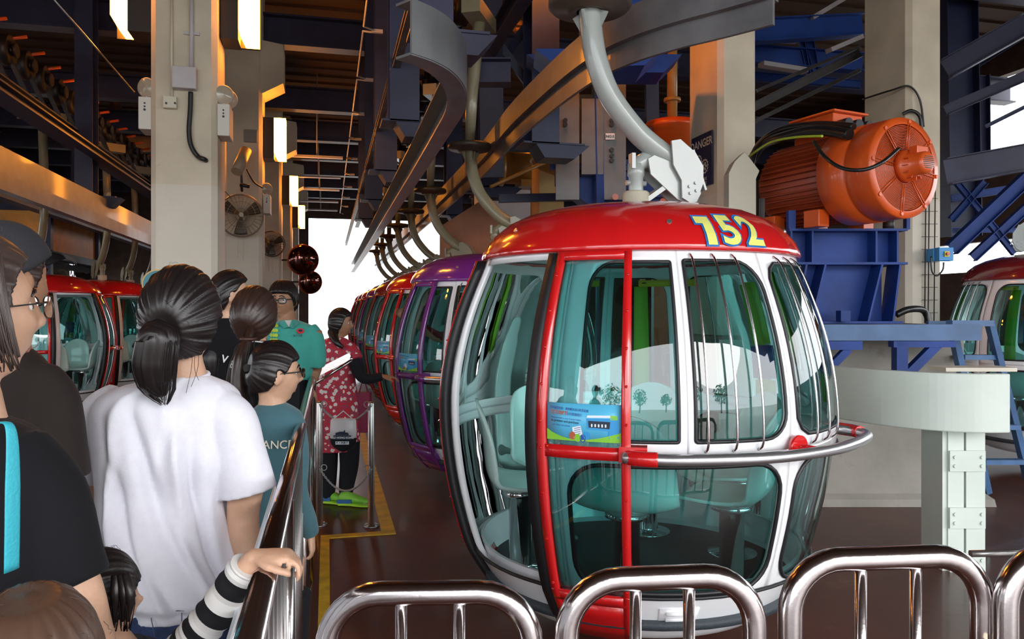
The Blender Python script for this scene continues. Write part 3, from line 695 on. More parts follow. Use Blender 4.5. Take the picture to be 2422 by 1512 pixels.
# ================================================================ overhead guide rails
def rail_channel(name, pts, h, w, mt, label, group=None, th=.014, lip=0):
    mb = MB()
    mb.sweep([(-th / 2, -h / 2), (th / 2, -h / 2), (th / 2, h / 2), (-th / 2, h / 2)], pts)
    for s in (-1, 1): mb.sweep([(0, s * h / 2 - th / 2), (w, s * h / 2 - th / 2), (w, s * h / 2 + th / 2), (0, s * h / 2 + th / 2)], pts)
    return single(name, mb, mt, label, 'guide rail', group)
def wsx(X, z): return lambda Y: V(X, Y, z)
# right line: curved-end channel rail (B)
def onz(px, py, z): return P(px, py, (z - CAMZ) * FPX / (HOR - py))
cur = catmull([onz(x, y, 3.12) for x, y in ((972, 62), (1030, 85), (1075, 117), (1101, 163), (1096, 213), (1068, 265))] + [V(.90, 7.2, 3.12), V(.90, 8.2, 3.12)], 6)
endp = [V(.90, y, 3.12) for y in (9, 12, 16, 20, 24, 27)]
rail_channel('guide_rail', cur + endp, .28, -.12, M_rail, 'long grey channel rail with a curled plate end above the purple cable car', None)
# large curved rail C
pc = catmull([onz(x, y, 3.3) for x, y in ((1830, -45), (1720, -12), (1600, 22), (1500, 58), (1420, 100), (1328, 172), (1220, 275))] + [V(1.60, 7.6, 3.3), V(1.62, 9.2, 3.3)], 6)
mb = MB(); endc = [V(1.62, y, 3.3) for y in (11, 14, 19, 24, 27)]
mb.sweep([(-.055, -.09), (.055, -.09), (.055, .09), (-.055, .09)], pc + endc); mb.sweep([(-.012, -.22), (.012, -.22), (.012, -.09), (-.012, -.09)], pc + endc)
M_darkst2 = mat('dark_grey_steel', (.13, .13, .135), .42, var=.2, vs_=5, coat=.1)
single('guide_rail', mb, M_darkst2, 'heavy dark grey rail sweeping down over the hanger wheels of the right row', 'guide rail')
mb = MB(); mb.ibeam(V(.62, 4.4, 3.95), V(.62, 27, 3.95), .09, .07, .012, .01)
for k in range(60): mb.disc((.655, 4.5 + k * .2, 3.95), (1, 0, 0), .008, .012, 6)
single('chain_track', mb, M_galvd := mat('weathered_steel', (.20, .15, .12), .45, metal=.5, var=.3, vs_=8), 'thin bolted rail running above the aisle side of the right row', 'guide rail')
for x, lb in ((1.02, 'indigo girder above the right row, aisle side of the tyre conveyor'), (1.85, 'indigo girder above the right row, machinery side of the tyre conveyor')):
    mb = MB(); mb.ibeam(V(x, 5.6, 4.75), V(x, 28, 4.75), .22, .14, .02, .012); single('track_girder', mb, M_navy, lb, 'girder')
# cable tray + pipe with brackets
mb = MB(); pts = []
for k in range(11): y_ = 5.2 + k * 1.9; pts += [V(.40, y_, 4.9), V(.40, y_ + 1.75, 4.9), V(.50, y_ + 1.78, 4.88), V(.50, y_ + 1.86, 4.88)]
mb.tube(pts, .012, 8)
for k in range(10): mb.box((.56, 7.02 + k * 1.9, 4.88), (.12, .04, .04))
single('conduit_pipe', mb, M_jbox, 'thin pale conduit running down the hall on small brackets', 'conduit')
# hanging posts with foot brackets, right row
def hpost(x, y, z0, z1, w, mt, label, grp, foot=1):
    t = thing('support_post', label, 'steel post', (x, y, z0), grp)
    mb = MB(); mb.ibeam(V(x, y, z0), V(x, y, z1), w, w * .8, .014, .012, (0, 1, 0)); obj('post', mb, mt, t)
    mb = MB(); f = foot * .12
    mb.prism([(-w * .6, .0), (w * 1.0, .0), (w * .55, -.14), (-w * .35, -.14)], frameM((x + f, y, z0), (1, 0, 0), (0, 0, 1)), w * .9)
    mb.box((x + f * .8, y, z0 + .005), (w * 1.8, w, .018)); obj('foot_bracket', mb, mt, t)
for i, (y, xx) in enumerate(((4.9, .66), (7.3, .70), (9.9, .72), (12.5, .72), (15.1, .72))):
    hpost(xx, y, 3.42, 7.2, .28 if i == 0 else .34, M_navy, 'indigo hanging post with a flared foot beside the aisle, %s one over the right row' % ('first second third fourth fifth'.split()[i]), 'posts hanging over the right row')
for i, (y, xx) in enumerate(((7.6, 2.15), (10.4, 2.15), (13.6, 2.2))):
    hpost(xx, y, 3.35, 7.2, .36, M_blued, 'blue hanging post with a flared foot behind the dark rail, %s one' % ('first second third'.split()[i]), 'posts behind the dark rail', 1)
ORD = 'first second third fourth fifth sixth seventh eighth ninth tenth eleventh twelfth thirteenth fourteenth fifteenth sixteenth seventeenth eighteenth nineteenth twentieth twenty-first twenty-second'.split()
# tyre conveyor : wheels and red cylinders along the girders
def conveyor(x, y0, n, z, label, grp, step=.62, bx=-.40, bz=-.12):
    for k in range(n):
        y = y0 + k * step; t = thing('conveyor_roller', label + (', nearest the camera' if k == 0 else ', farthest from the camera' if k == n - 1 else ', %s from the camera' % ORD[k]), 'drive tyre', (x, y, z), grp)
        mb = MB(); mb.tube([V(x - .07, y, z), V(x + .07, y, z)], .19, 20); mb.tube([V(x - .10, y, z), V(x + .12, y, z)], .06, 12); obj('tyre', mb, M_black, t)
        mb = MB(); mb.tube([V(x + .10, y, z), V(x + .13, y, z)], .09, 18); obj('hub', mb, M_darkst, t)
        mb = MB(); mb.tube([V(x - .16, y + .05, z + .12), V(x + .22, y + .05, z + .20)], .022, 8); obj('spring_cylinder', mb, M_orange, t)
        mb = MB(); mb.bar(V(x, y, z), V(x + bx, y, z + bz), .04, .05); obj('axle_bracket', mb, M_darkst, t)
conveyor(1.42, 5.8, 22, 4.98, 'black drive tyre with red cylinder above the right row', 'drive tyres above the right row')
conveyor(-3.90, 7.6, 22, 4.90, 'black drive tyre with red cylinder above the left row', 'drive tyres above the left row', bx=.28, bz=-.64)
# left line rails
mb = MB(); mb.ibeam(V(-3.2, 3.0, 3.88), V(-3.2, 27, 3.88), .11, .15, .02, .014)
for k in range(12): mb.disc((-3.19, 6 + k * 1.9, 3.88), (1, 0, 0), .015, .012, 8)
single('guide_rail', mb, M_blued, 'upper blue I-beam rail of the left row, bolted in pairs', 'guide rail')
rail_channel('guide_rail', [V(-3.15, y, 3.12) for y in (5.5, 10, 16, 22, 27)], .32, -.12, M_rail, 'lower channel rail of the left row with warm lit web', None)
mb = MB(); mb.sweep([(-.05, -.08), (.05, -.08), (.05, .08), (-.05, .08)], [V(-3.0, y, 2.86) for y in (5, 12, 27)]); single('guide_rail', mb, M_darkst2, 'slim dark rail below the channel rail of the left row', 'guide rail')
for x, z, lb in ((-3.60, 4.15, 'upper dark girder deep behind the left row rails'), (-4.6, 3.4, 'lower dark girder deep behind the left row rails')):
    mb = MB(); mb.ibeam(V(x, 3, z), V(x, 27, z), .26, .18, .02, .014); single('track_girder', mb, M_blued, lb, 'girder')
for i, (px, y) in enumerate(((85, 7.9), (297, 12.4), (0, 17.3))):
    x = -3.46; hpost(x, y, 3.32, 7.2, .30, M_navy, 'indigo hanging post with a flared foot over the left row, %s one' % ('nearest second farthest'.split()[i]), 'posts hanging over the left row', 1.6)
for i, y in enumerate((9.5, 14.5, 19.5)):
    mb = MB(); mb.ibeam(V(-5.6, y, 0), V(-5.6, y, 7.2), .3, .25, .015, .012, (0, 1, 0)); single('steel_column', mb, M_navy, 'indigo steel column behind the left row, %s one' % ('nearest middle farthest'.split()[i]), 'steel post', 'steel columns behind the left row')
    mb = MB(); mb.bar(V(-5.78, y + .2, 3.7), V(-8.65, y + 3.0, 5.7), .12, .12); single('diagonal_brace', mb, M_blued, 'dark diagonal brace behind the left row, %s one' % ('nearest middle farthest'.split()[i]), 'brace', 'braces behind the left row')
# control booth behind the left row, orange lamplight put into its panel colour
t = thing('control_booth', 'operator booth with upper panels painted as orange-lit and blue window frames behind the left cable cars', 'booth', (-6.4, 17, 0))
mb = MB(); mb.bb(-7.6, -5.0, 15.6, 18.6, 2.75, 3.5); obj('upper_panel', mb, M_boothp := mat('orange_lit_panel', (.75, .36, .07), .5, var=.1), t)
mb = MB(); mb.bb(-7.6, -5.0, 15.6, 18.6, 0, 1.1); obj('lower_panel', mb, M_blued, t)
mb = MB()
for x in (-7.6, -6.3, -5.0):
    for y in (15.6, 18.6): mb.bb(x - .07, x + .07, y - .07, y + .07, 1.1, 3.5)
mb.bb(-7.65, -4.95, 15.5, 15.68, 2.62, 2.76); mb.bb(-7.65, -4.95, 15.5, 15.68, 3.48, 3.6); mb.bb(-5.1, -4.93, 15.5, 18.6, 2.62, 2.76); obj('booth_frame', mb, M_blued, t)
mb = MB(); mb.bb(-7.6, -5.0, 15.62, 15.63, 1.1, 2.62); mb.bb(-5.03, -5.02, 15.6, 18.6, 1.1, 2.62); obj('booth_window', mb, M_clear, t)
# stay wire
mb = MB(); mb.tube([P(120, -10, 6.2), P(318, 218, 7.6)], .008, 6); single('stay_wire', mb, M_galv, 'thin diagonal stay wire left of the nearest pillar', 'wire')
mb = MB(); mb.tube([P(490, 405, 9), P(548, 470, 12)], .008, 6); single('stay_wire', mb, M_galv, 'short pale stay wire between the first two pillars', 'wire')

# ================================================================ machinery hall in the middle background
def frame_box(x0, x1, y0, y1, z0, z1, w, mt, label, br=True):
    mb = MB()
    for x in (x0, x1):
        for y in (y0, y1): mb.bar(V(x, y, z0), V(x, y, z1), w, w, (0, 1, 0))
    for z in (z0, (z0 + z1) / 2, z1):
        for y in (y0, y1): mb.bar(V(x0, y, z), V(x1, y, z), w, w)
        for x in (x0, x1): mb.bar(V(x, y0, z), V(x, y1, z), w, w)
    if br: mb.bar(V(x0, y0, z0), V(x1, y0, (z0 + z1) / 2), w * .7, w * .7)
    return single('steel_frame', mb, mt, label, 'steel frame', bevel=0)
# sheave (rope wheel) and rope
c = P(1330, 378, 10.2); t = thing('rope_sheave', 'large ochre rope sheave lying flat left of the blue machine, rope running off it', 'pulley', c)
mb = MB(); mb.lathe([(.0, .05), (.28, .05), (.38, .13), (.42, .13), (.36, .02), (.36, -.02), (.42, -.13), (.38, -.13), (.28, -.05), (0, -.05)], 40, M=Matrix.Translation(c) @ Matrix.Rotation(.28, 4, 'Y')); obj('wheel', mb, M_brass, t)
mb = MB(); mb.tube([c + V(-.1, -.32, .0), P(1160, 442, 9.2)], .022, 8); obj('rope', mb, M_brass, t)
mb = MB(); mb.bb(c.x - .18, c.x + .18, c.y + .5, c.y + .9, 0, 4.0); single('ochre_pillar', mb, mat('ochre_concrete', (.62, .42, .17), .7, var=.1), 'square ochre pillar behind the rope sheave', 'pillar')
# blue machine head with channels and bolts
o = P(1400, 300, 8.6); t = thing('tension_frame', 'blue tension frame with bolted grey channels and a small NO.5 plate', 'machine', o)
mb = MB(); mb.bar(P(1410, 130, 8.5), P(1418, 520, 8.5), .09, .09, (0, 1, 0)); mb.bar(P(1300, 395, 8.6), P(1625, 400, 8.6), .1, .07); mb.bar(P(1420, 300, 8.55), P(1540, 310, 8.55), .07, .05); mb.bar(P(1415, 385, 8.55), P(1600, 385, 8.55), .07, .06); mb.bar(P(1418, 460, 8.55), P(1610, 462, 8.55), .07, .06)
mb.prism([(-.62, 0), (.95, 0), (.7, -.25), (.15, -.75), (-.05, -.62), (-.62, -.15)], frameM(P(1440, 402, 8.9), RT, UP), .5); mb.prism([(-.28, -.45), (.28, -.45), (.28, .45), (-.28, .45)], frameM(P(1385, 320, 8.95), RT, UP), .2); obj('blue_frame', mb, M_blue, t)
mb = MB()
for px in (1342, 1452): mb.prism([(-.13, -.7), (.13, -.7), (.13, .62), (.2, .70), (-.2, .70), (-.13, .62)], frameM(P(px, 325, 8.5), RT, UP), .06)
mb.prism([(-.12, -.42), (.12, -.42), (.12, .42), (-.12, .42)], frameM(P(1398, 330, 8.6), RT, UP), .3)
obj('silver_channel', mb, M_rail, t)
mb = MB()
for px in (1337, 1447):
    for py in (285, 295, 355, 368, 380): mb.disc(P(px, py, 8.44), FW, .025, .03, 10)
obj('bolt', mb, M_black, t)
mb = MB(); mb.prism([(-.05, -.035), (.05, -.035), (.05, .035), (-.05, .035)], frameM(P(1443, 323, 8.44), RT, UP), .01); pl = obj('number_plate', mb, M_pwhite, t)
mb = MB(); add_text(mb, 'NO.5', frameM(P(1443, 323, 8.43), RT, UP), .04, .001); obj('plate_text', mb, M_pdark, pl, recalc=False)
mb = MB(); mb.disc(P(1455, 466, 8.3), FW, .035, .03, 16); obj('orange_knob', mb, M_orange, t)
# second orange motor half hidden behind the pillar
c = P(1590, 300, 9.1); t = thing('gear_motor', 'orange domed gear housing with ochre shaft, left of the DANGER pillar', 'motor', c)
mb = MB(); mb.lathe([(0, .06), (.30, .05), (.36, 0), (.36, -.04), (.30, -.06), (.30, -.35), (0, -.35)], 32, M=Matrix.Translation(c)); obj('housing', mb, M_orange, t)
mb = MB(); mb.tube([c + V(0, 0, .05), c + V(0, 0, 1.3)], .06, 14); mb.tube([c + V(0, 0, .30), c + V(0, 0, .34)], .1, 14); mb.tube([c + V(0, 0, 1.0), c + V(0, 0, 1.06)], .11, 14); obj('shaft', mb, M_brass, t)
mb = MB(); mb.prism([(-.9, -.4), (.25, -.4), (.25, .1), (-.6, .1)], frameM(P(1560, 470, 10.9), RT, UP), .6); mb.bar(P(1560, 520, 10.9), G(1560, 10.9), .2, .2, FW); single('orange_guard', mb, M_orange, 'orange machine guard in the dark behind the blue tension frame', 'guard')
# orange-brown housings lower middle
mb = MB(); mb.prism([(-.45, -.45), (.45, -.45), (.45, .3), (.1, .45), (-.45, .1)], frameM(P(1120, 560, 11), RT, UP), .8); single('machine_guard', mb, mat('orange_brown_guard', (.26, .085, .025), .5, var=.2), 'orange brown machine guard behind the purple cable car hanger', 'guard')
mb = MB(); mb.bb(2.7, 4.2, 13.5, 14.2, 0, 3.9); single('switch_cabinet', mb, M_jbox, 'pale switch cabinet in the dark behind the rope sheave', 'cabinet', bevel=.01)
# blue hanging box top centre
o = P(1475, 90, 7.0); t = thing('drive_housing', 'blue steel drive housing with flared underside high behind the hanger arm', 'machine', o)
mb = MB(); mb.prism([(-.38, -.15), (.30, -.15), (.30, .35), (-.38, .35)], frameM(o, RT, UP), .7); mb.prism([(-.75, -.18), (.32, -.18), (.18, -.32), (-.55, -.34)], frameM(P(1465, 90, 6.7), RT, UP), .5); obj('shell', mb, M_blue, t)
mb = MB(); mb.bar(P(1440, 92, 6.4), P(1545, 112, 6.5), .03, .03); obj('edge_rod', mb, M_blueg, t)
mb = MB(); mb.prism([(-.75, .06), (.78, .06), (.6, -.12), (-.5, -.12)], frameM(P(1420, 158, 7.7), RT, UP), .4); single('beam_bracket', mb, M_blue, 'broad blue flared bracket below the drive housing', 'bracket')
mb = MB()
for a, b, w in (((1160, 0), (1165, 420), .3), ((1255, -20), (1262, 300), .22), ((1090, -20), (1250, 200), .1), ((1300, -20), (1180, 160), .1), ((1190, 300), (1530, 300), .12), ((1180, 470), (1560, 462), .1), ((1540, 100), (1545, 500), .16), ((1320, 160), (1600, 150), .16)):
    mb.bar(P(*a, 9.6), P(*b, 9.9), w, w * .8, FW)
single('steel_frame', mb, M_blued, 'dark blue lattice of posts and beams behind the hanger arms', 'steel frame')
mb = MB(); mb.ibeam(P(1100, 172, 7.5), P(1208, 172, 7.5), .24, .2); single('cross_beam', mb, M_navy, 'short indigo beam crossing behind the curled rail end', 'beam')
# machine clutter: gear boxes, pipes on the floor deck behind
rnd = random.Random(3); used_ = []
mts = (M_blue, M_darkst, M_orange, M_brass, M_galv, M_blued)
for k in range(16):
    for _ in range(40):
        x = rnd.uniform(2.9, 10.5); y = rnd.uniform(10.8, 18.5)
        if all(abs(x - a) + abs(y - b) > 1.7 for a, b in used_): break
    used_.append((x, y))
    z = rnd.uniform(2.2, 4.6); mb = MB(); s = rnd.uniform(.2, .5); q = rnd.choice((0, 1, 2))
    mt = mts[k % 6]
    if q == 0: mb.box((x, y, z), (s * 1.4, s, s), rnd.random()); mb.box((x, y, z + s * .55), (s, s * .6, s * .15), rnd.random()); mb.tube([V(x, y - s, z), V(x, y + s, z)], s * .25, 12)
    elif q == 1: mb.tube([V(x - s, y, z), V(x + s, y, z)], s * .5, 16); mb.tube([V(x - s * 1.2, y, z), V(x - s, y, z)], s * .6, 16); mb.box((x, y, z - s * .5), (s, s * .8, s * .2))
    else: mb.tube([V(x, y, z - s), V(x, y, z + s * 1.5)], s * .3, 14); mb.tube([V(x, y, z), V(x, y, z + .06)], s * .5, 14); mb.tube([V(x, y, z + s), V(x, y, z + s + .05)], s * .45, 14)
    mb.bar(V(x, y, z), V(x, y, 0), .08, .08, (0, 1, 0))
    single(('gearbox', 'machine_drum', 'machine_shaft')[q], mb, mt, '%s standing in the dark machinery area, %s of the machine parts' % (('boxy gearbox', 'lying drum', 'vertical shaft')[q], ORD[k]), 'machine part', 'dark machinery, ' + ('gearboxes', 'drums', 'shafts')[q])
# right-hand trusses
M_flange = mat('daylight_toned_flange', (.33, .30, .31), .5, var=.15)  # pale colour carries the daylight on the beam undersides
def truss(lst, mt, label, nm='truss_beam'):
    mb = MB()
    for a, da, b, db, w in lst: mb.ibeam(P(*a, da), P(*b, db), w, w * .7, .012, .012)
    return single(nm, mb, mt, label, 'steel beam')
truss([((1780, 75), 10, (2040, 60), 11, .3), ((1780, 130), 11, (2040, 150), 11, .26), ((1905, 60), 11, (1925, 175), 11, .14), ((1890, 70), 11, (1915, 175), 11, .1), ((1780, 180), 12, (2035, 200), 12, .12)], M_blue, 'blue beams high between the two pillars')
truss([((1780, 255), 9, (2035, 125), 9, .10), ((1780, 290), 9.5, (2035, 165), 9.5, .05), ((1790, 215), 9.6, (2035, 110), 9.5, .04)], M_darkst, 'dark rails slanting between the two pillars')
truss([((2235, 165), 9.5, (2430, 55), 9.3, .26), ((2235, 262), 10, (2430, 178), 10, .14), ((2235, 408), 8.6, (2430, 372), 8.6, .30)], M_navy, 'dark indigo girders at the right edge')
truss([((2262, 0), 11, (2272, 560), 11, .45), ((2310, 180), 12, (2312, 420), 12, .3), ((2270, 160), 12, (2430, 60), 12, .3), ((2330, 300), 10, (2430, 250), 10, .05)], M_blued, 'blue posts and beams against the sky at the right edge')
truss([((2250, 590), 9.5, (2430, 420), 9.5, .17), ((2300, 610), 10, (2430, 490), 10, .12), ((2250, 470), 10.5, (2430, 440), 10.5, .10), ((2262, 430), 10, (2400, 600), 10, .08), ((2250, 520), 10, (2330, 430), 10, .09), ((2240, 545), 11, (2430, 545), 11, .07)], M_blue, 'blue diagonal trusses above the right hand cable car')
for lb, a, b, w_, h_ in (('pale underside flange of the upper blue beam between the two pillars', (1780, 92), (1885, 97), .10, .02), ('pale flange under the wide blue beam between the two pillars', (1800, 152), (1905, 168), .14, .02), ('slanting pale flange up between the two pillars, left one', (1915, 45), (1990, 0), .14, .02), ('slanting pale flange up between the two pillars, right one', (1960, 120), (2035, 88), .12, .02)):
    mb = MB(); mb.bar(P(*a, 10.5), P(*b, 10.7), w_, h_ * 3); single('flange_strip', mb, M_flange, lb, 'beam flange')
mb = MB(); mb.bb(10.5, 13.7, 8, 8.3, 0, 2.2); single('low_wall', mb, M_conc2, 'grey wall far right behind the ladder', 'wall')
# ================================================================ motor, stand, platform, guide, ladder
ax0 = P(2140, 397, 5.85); ax1 = P(1880, 400, 6.85)   # fan face centre, back end centre
AX = (ax1 - ax0); AX.z = 0; LEN = AX.length; AX.normalize(); SD = AX.cross(UP).normalized()
MM = Matrix((SD, UP, AX)).transposed().to_4x4(); MM.translation = ax0   # local z runs along the axis, back from the fan face
if MM.to_3x3().determinant() < 0:
    SD = -SD; MM = Matrix((SD, UP, AX)).transposed().to_4x4(); MM.translation = ax0
t = thing('electric_motor', 'huge orange electric motor with a round fan grille on the blue stand', 'motor', (ax0.x, ax0.y, ax0.z - .4))
R0 = .385
mb = MB(); mb.lathe([(R0 - .05, -.005), (R0, 0), (R0 + .005, .02), (R0 + .005, .22), (R0 - .01, .235), (R0 + .01, .24), (R0 + .01, .50), (R0 - .04, .51), (R0 - .10, .51)], 56, M=MM); mb.lathe([(R0 - .05, -.005), (R0 - .055, .10)], 56, M=MM); sh = obj('fan_shroud', mb, M_orange, t, recalc=False)
mb = MB()
for k in range(18): mb.lathe([(.12 + k * .0118, .004), (.1225 + k * .0118, .0), (.125 + k * .0118, .004)], 48, M=MM)
obj('grille_ring', mb, M_orange, t, recalc=False, kind='stuff')
mb = MB()
for k in range(8):
    a = k * pi / 4 + .12
    for da in (-.035, .035): mb.tube([MM @ V(.13 * cos(a + da * 2), .13 * sin(a + da * 2), -.006), MM @ V((R0 - .03) * cos(a + da), (R0 - .03) * sin(a + da), -.006)], .004, 6)
    mb.disc(MM @ V((R0 - .025) * cos(a), (R0 - .025) * sin(a), -.008), AX, .014, .012, 10)
obj('grille_spoke', mb, M_orange, t)
mb = MB(); mb.lathe([(0, .06), (.33, .06)], 32, M=MM)
for k in range(10):
    a = k * pi / 5; mb.prism([(.1, -.03), (.32, -.05), (.32, .05), (.1, .03)], MM @ Matrix.Translation((0, 0, .045)) @ Matrix.Rotation(a, 4, 'Z') @ Matrix.Rotation(.4, 4, 'X'), .006)
obj('fan_wheel', mb, mat('dark_orange_fan', (.20, .030, .008), .6), t)
mb = MB(); mb.lathe([(.0, -.20), (.060, -.20), (.075, -.19), (.085, -.175), (.088, -.06), (.12, -.055), (.125, .01), (0, .01)], 32, M=MM @ Matrix.Translation((.0, .01, 0)));
for k in range(12): a = k * pi / 6; mb.prism([(.085, -.10), (.11, -.10), (.11, -.02), (.085, -.02)], MM @ Matrix.Rotation(a, 4, 'Z') @ Matrix.Rotation(pi / 2, 4, 'X'), .005)
fmo = obj('fan_motor', mb, M_orange, t)
mb = MB(); 
for k in range(7): mb.box(MM @ V(0, .01 + (k - 3) * .014, -.201), (.005, .075 * 2 * sqrt(max(.05, 1 - ((k - 3) / 4.2) ** 2)) * .8, .006), M=MM.to_3x3() @ Matrix.Rotation(pi / 2, 3, 'Z') @ Matrix.Rotation(pi / 2, 3, 'Y'))
obj('cap_slot', mb, M_black, fmo)
mb = MB(); mb.box(MM @ V(-.02, .115, -.10), (.12, .06, .07), M=MM.to_3x3()); obj('terminal_box', mb, M_orange, fmo, bevel=.006)
# finned body
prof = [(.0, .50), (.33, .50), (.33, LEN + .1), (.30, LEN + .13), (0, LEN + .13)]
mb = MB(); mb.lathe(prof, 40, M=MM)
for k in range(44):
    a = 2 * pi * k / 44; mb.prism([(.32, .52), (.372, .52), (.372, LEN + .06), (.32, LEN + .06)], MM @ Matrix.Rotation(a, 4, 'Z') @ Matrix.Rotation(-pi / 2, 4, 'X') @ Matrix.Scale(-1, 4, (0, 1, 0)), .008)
obj('finned_body', mb, mat('shaded_orange_enamel', (.30, .040, .010), .45), t)  # darker orange puts the shade on the fins into the colour
mb = MB(); mb.box(MM @ V(-.02, .44, LEN - .35), (.34, .20, .42), M=MM.to_3x3()); mb.box(MM @ V(-.02, .55, LEN - .35), (.40, .02, .50), M=MM.to_3x3()); jb = obj('junction_box', mb, M_orange, t, bevel=.006)
mb = MB()
for k in range(3): mb.tube([MM @ V(-.14 + k * .12, .43, LEN - .58), MM @ V(-.14 + k * .12, .43, LEN - .68)], .045, 16)
obj('cable_gland', mb, M_black, jb)
for zz in (.62, LEN): 
    for sx in (-.26, .26): mb = MB(); mb.box(MM @ V(sx, -.34, zz), (.12, .14, .16), M=MM.to_3x3()); obj('motor_foot', mb, M_orange, t, bevel=.006)
def cable(pts, r, name, label, grp=None, m=None, par=None):
    mb = MB(); mb.tube(catmull(pts, 8), r, 10)
    if par is not None: return obj(name, mb, m or M_blackg, par)
    return single(name, mb, m or M_blackg, label, 'cable', grp)
cable([P(1925, 335, 5.95), P(1950, 370, 5.7), P(1990, 397, 5.55), P(2040, 402, 5.45), P(2085, 385, 5.45), P(2125, 352, 5.6)], .014, 'motor_lead', '', par=t)
cable([P(2010, 318, 5.9), P(1930, 308, 6.2), P(1850, 325, 6.5), P(1800, 345, 6.9), P(1768, 400, 7.1)], .045, 'power_cable', 'thick black power cables drooping from the motor box to the beige duct')
cable([P(2020, 300, 6.0), P(1930, 295, 6.3), P(1840, 310, 6.6), P(1790, 350, 6.9), P(1775, 400, 7.0)], .03, 'power_cable', 'upper black power cable from the motor box to the beige duct')
cable([P(1945, 322, 5.85), P(1880, 325, 6.1), P(1820, 338, 6.4), P(1772, 370, 6.8)], .010, 'earth_cable', 'thin yellow and green earth cable along the black power cables', m=mat('earth_wire', (.42, .55, .03), .4))
# beige duct at the DANGER pillar
mb = MB(); o = P(1755, 440, 6.75)
mb.prism([(-.14, -.36), (.10, -.36), (.10, .05), (.13, .12), (.0, .29), (-.09, .20), (-.14, .10)], frameM(o, RT, UP), .16); single('cable_duct', mb, M_cream, 'beige sheet metal cable duct with a peaked top on the pillar beside the motor', 'duct', bevel=.004)
# DANGER sign on the -X face
mb = MB(); X = 3.755; sy0, sy1, sz0, sz1 = 6.93, 7.36, 2.92, 3.46
t2 = thing('danger_sign', 'dark blue DANGER sign with two gears on the concrete pillar', 'sign', (X, 7.1, sz0))
mb.bb(X - .022, X - .002, sy0, sy1, sz0, sz1); obj('board', mb, mat('navy_sign', (.012, .015, .05), .4), t2)
fm = frameM((X - .024, (sy0 + sy1) / 2, (sz0 + sz1) / 2), (0, -1, 0), (0, 0, 1))
M_sgn = flat('sign_cream', (.72, .66, .50), .5)
mb = MB(); add_text(mb, 'DANGER', fm @ Matrix.Translation((0, .17, 0)), .115, .002)
def gear(mb, cx, cy, r, n):
    pts = []; inn = []
    for k in range(n * 4):
        a = 2 * pi * k / (n * 4); rr = r * (1.10 if k % 4 < 2 else .95); pts.append(fm @ V(cx + rr * cos(a), cy + rr * sin(a), 0)); inn.append(fm @ V(cx + r * .86 * cos(a), cy + r * .86 * sin(a), 0))
    N = len(pts); mb.add(pts + inn, [(k, (k + 1) % N, N + (k + 1) % N, N + k) for k in range(N)])
    for k in range(5):
        a = 2 * pi * k / 5; d = V(cos(a), sin(a), 0); e = V(-sin(a), cos(a), 0) * r * .12
        mb.add([fm @ (V(cx, cy, 0) + q) for q in (d * r * .2 - e, d * r * .6 - e * 1.6, d * r * .6 + e * 1.6, d * r * .2 + e)], [(0, 1, 2, 3)])
gear(mb, -.06, -.01, .075, 16); gear(mb, .075, -.07, .07, 14)
for k, s in enumerate(('機械', '危險')): add_text(mb, s, fm @ Matrix.Translation((.08, -.20 - k * .045, 0)), .04, 0)
obj('sign_print', mb, M_sgn, t2, recalc=False)
# blue stand under the motor (plate girder box with stiffeners)
o = P(2005, 540, 6.45); t = thing('motor_stand', 'blue welded steel stand with ribs carrying the orange motor', 'stand', (o.x, o.y, 1.5))
BX = frameM((o.x, o.y, 0), RT, FW)     # local x = right, y = depth
def bxx(mb, x0, x1, y0, y1, z0, z1): 
    c = BX @ V((x0 + x1) / 2, (y0 + y1) / 2, (z0 + z1) / 2); mb.box(c, (x1 - x0, y1 - y0, z1 - z0), M=BX.to_3x3())
zt = 2.34; zm = 2.06; zb = 1.56
mb = MB(); bxx(mb, -.50, .50, -.02, .75, zt - .015, zt + .005); bxx(mb, -.50, .50, -.02, .75, zm - .02, zm); bxx(mb, -.42, .46, -.02, .75, zb - .02, zb); obj('flange_plate', mb, M_blue, t)
mb = MB(); bxx(mb, -.46, .44, .14, .16, zm, zt); mb.box(BX @ V(0, .18, (zb + zm) / 2), (.74, .02, zm - zb), M=BX.to_3x3()); obj('web_plate', mb, M_blue, t)
mb = MB()
for x in (-.48, -.30, .24, .42): mb = MB(); bxx(mb, x - .008, x + .008, -.01, .16, zm, zt - .01); obj('rib', mb, M_blue, t)
for x0, x1 in ((-.36, -.46), (-.20, -.32), (.28, .16), (.43, .37)):
    mb = MB(); mb.add([BX @ V(x, y, z) for x, z in ((x0, zm - .01), (x1, zb)) for y in (-.02, .20)] + [BX @ V(x + .016, y, z) for x, z in ((x0, zm - .01), (x1, zb)) for y in (-.02, .20)], [(0, 1, 3, 2), (4, 6, 7, 5), (0, 4, 5, 1), (2, 3, 7, 6), (0, 2, 6, 4), (1, 5, 7, 3)]); obj('rib', mb, M_blue, t)
for x in (-.30, .38):
    mb = MB(); bxx(mb, x - .06, x + .06, .0, .15, zt + .10, zt + .15); obj('isolator_cap', mb, M_orange, t)
    mb = MB(); mb.tube([BX @ V(x, .07, zt), BX @ V(x, .07, zt + .10)], .045, 16); obj('isolator_spring', mb, M_darkst, t)
for q_ in ((-.50, -.44, .0, .06, zt, zt + .16), (.50, .53, 0, .06, zt, zt + .16), (-.10, -.02, -.1, 0, zb, zb + .09)): mb = MB(); bxx(mb, *q_); obj('stop_lug', mb, M_blue, t)
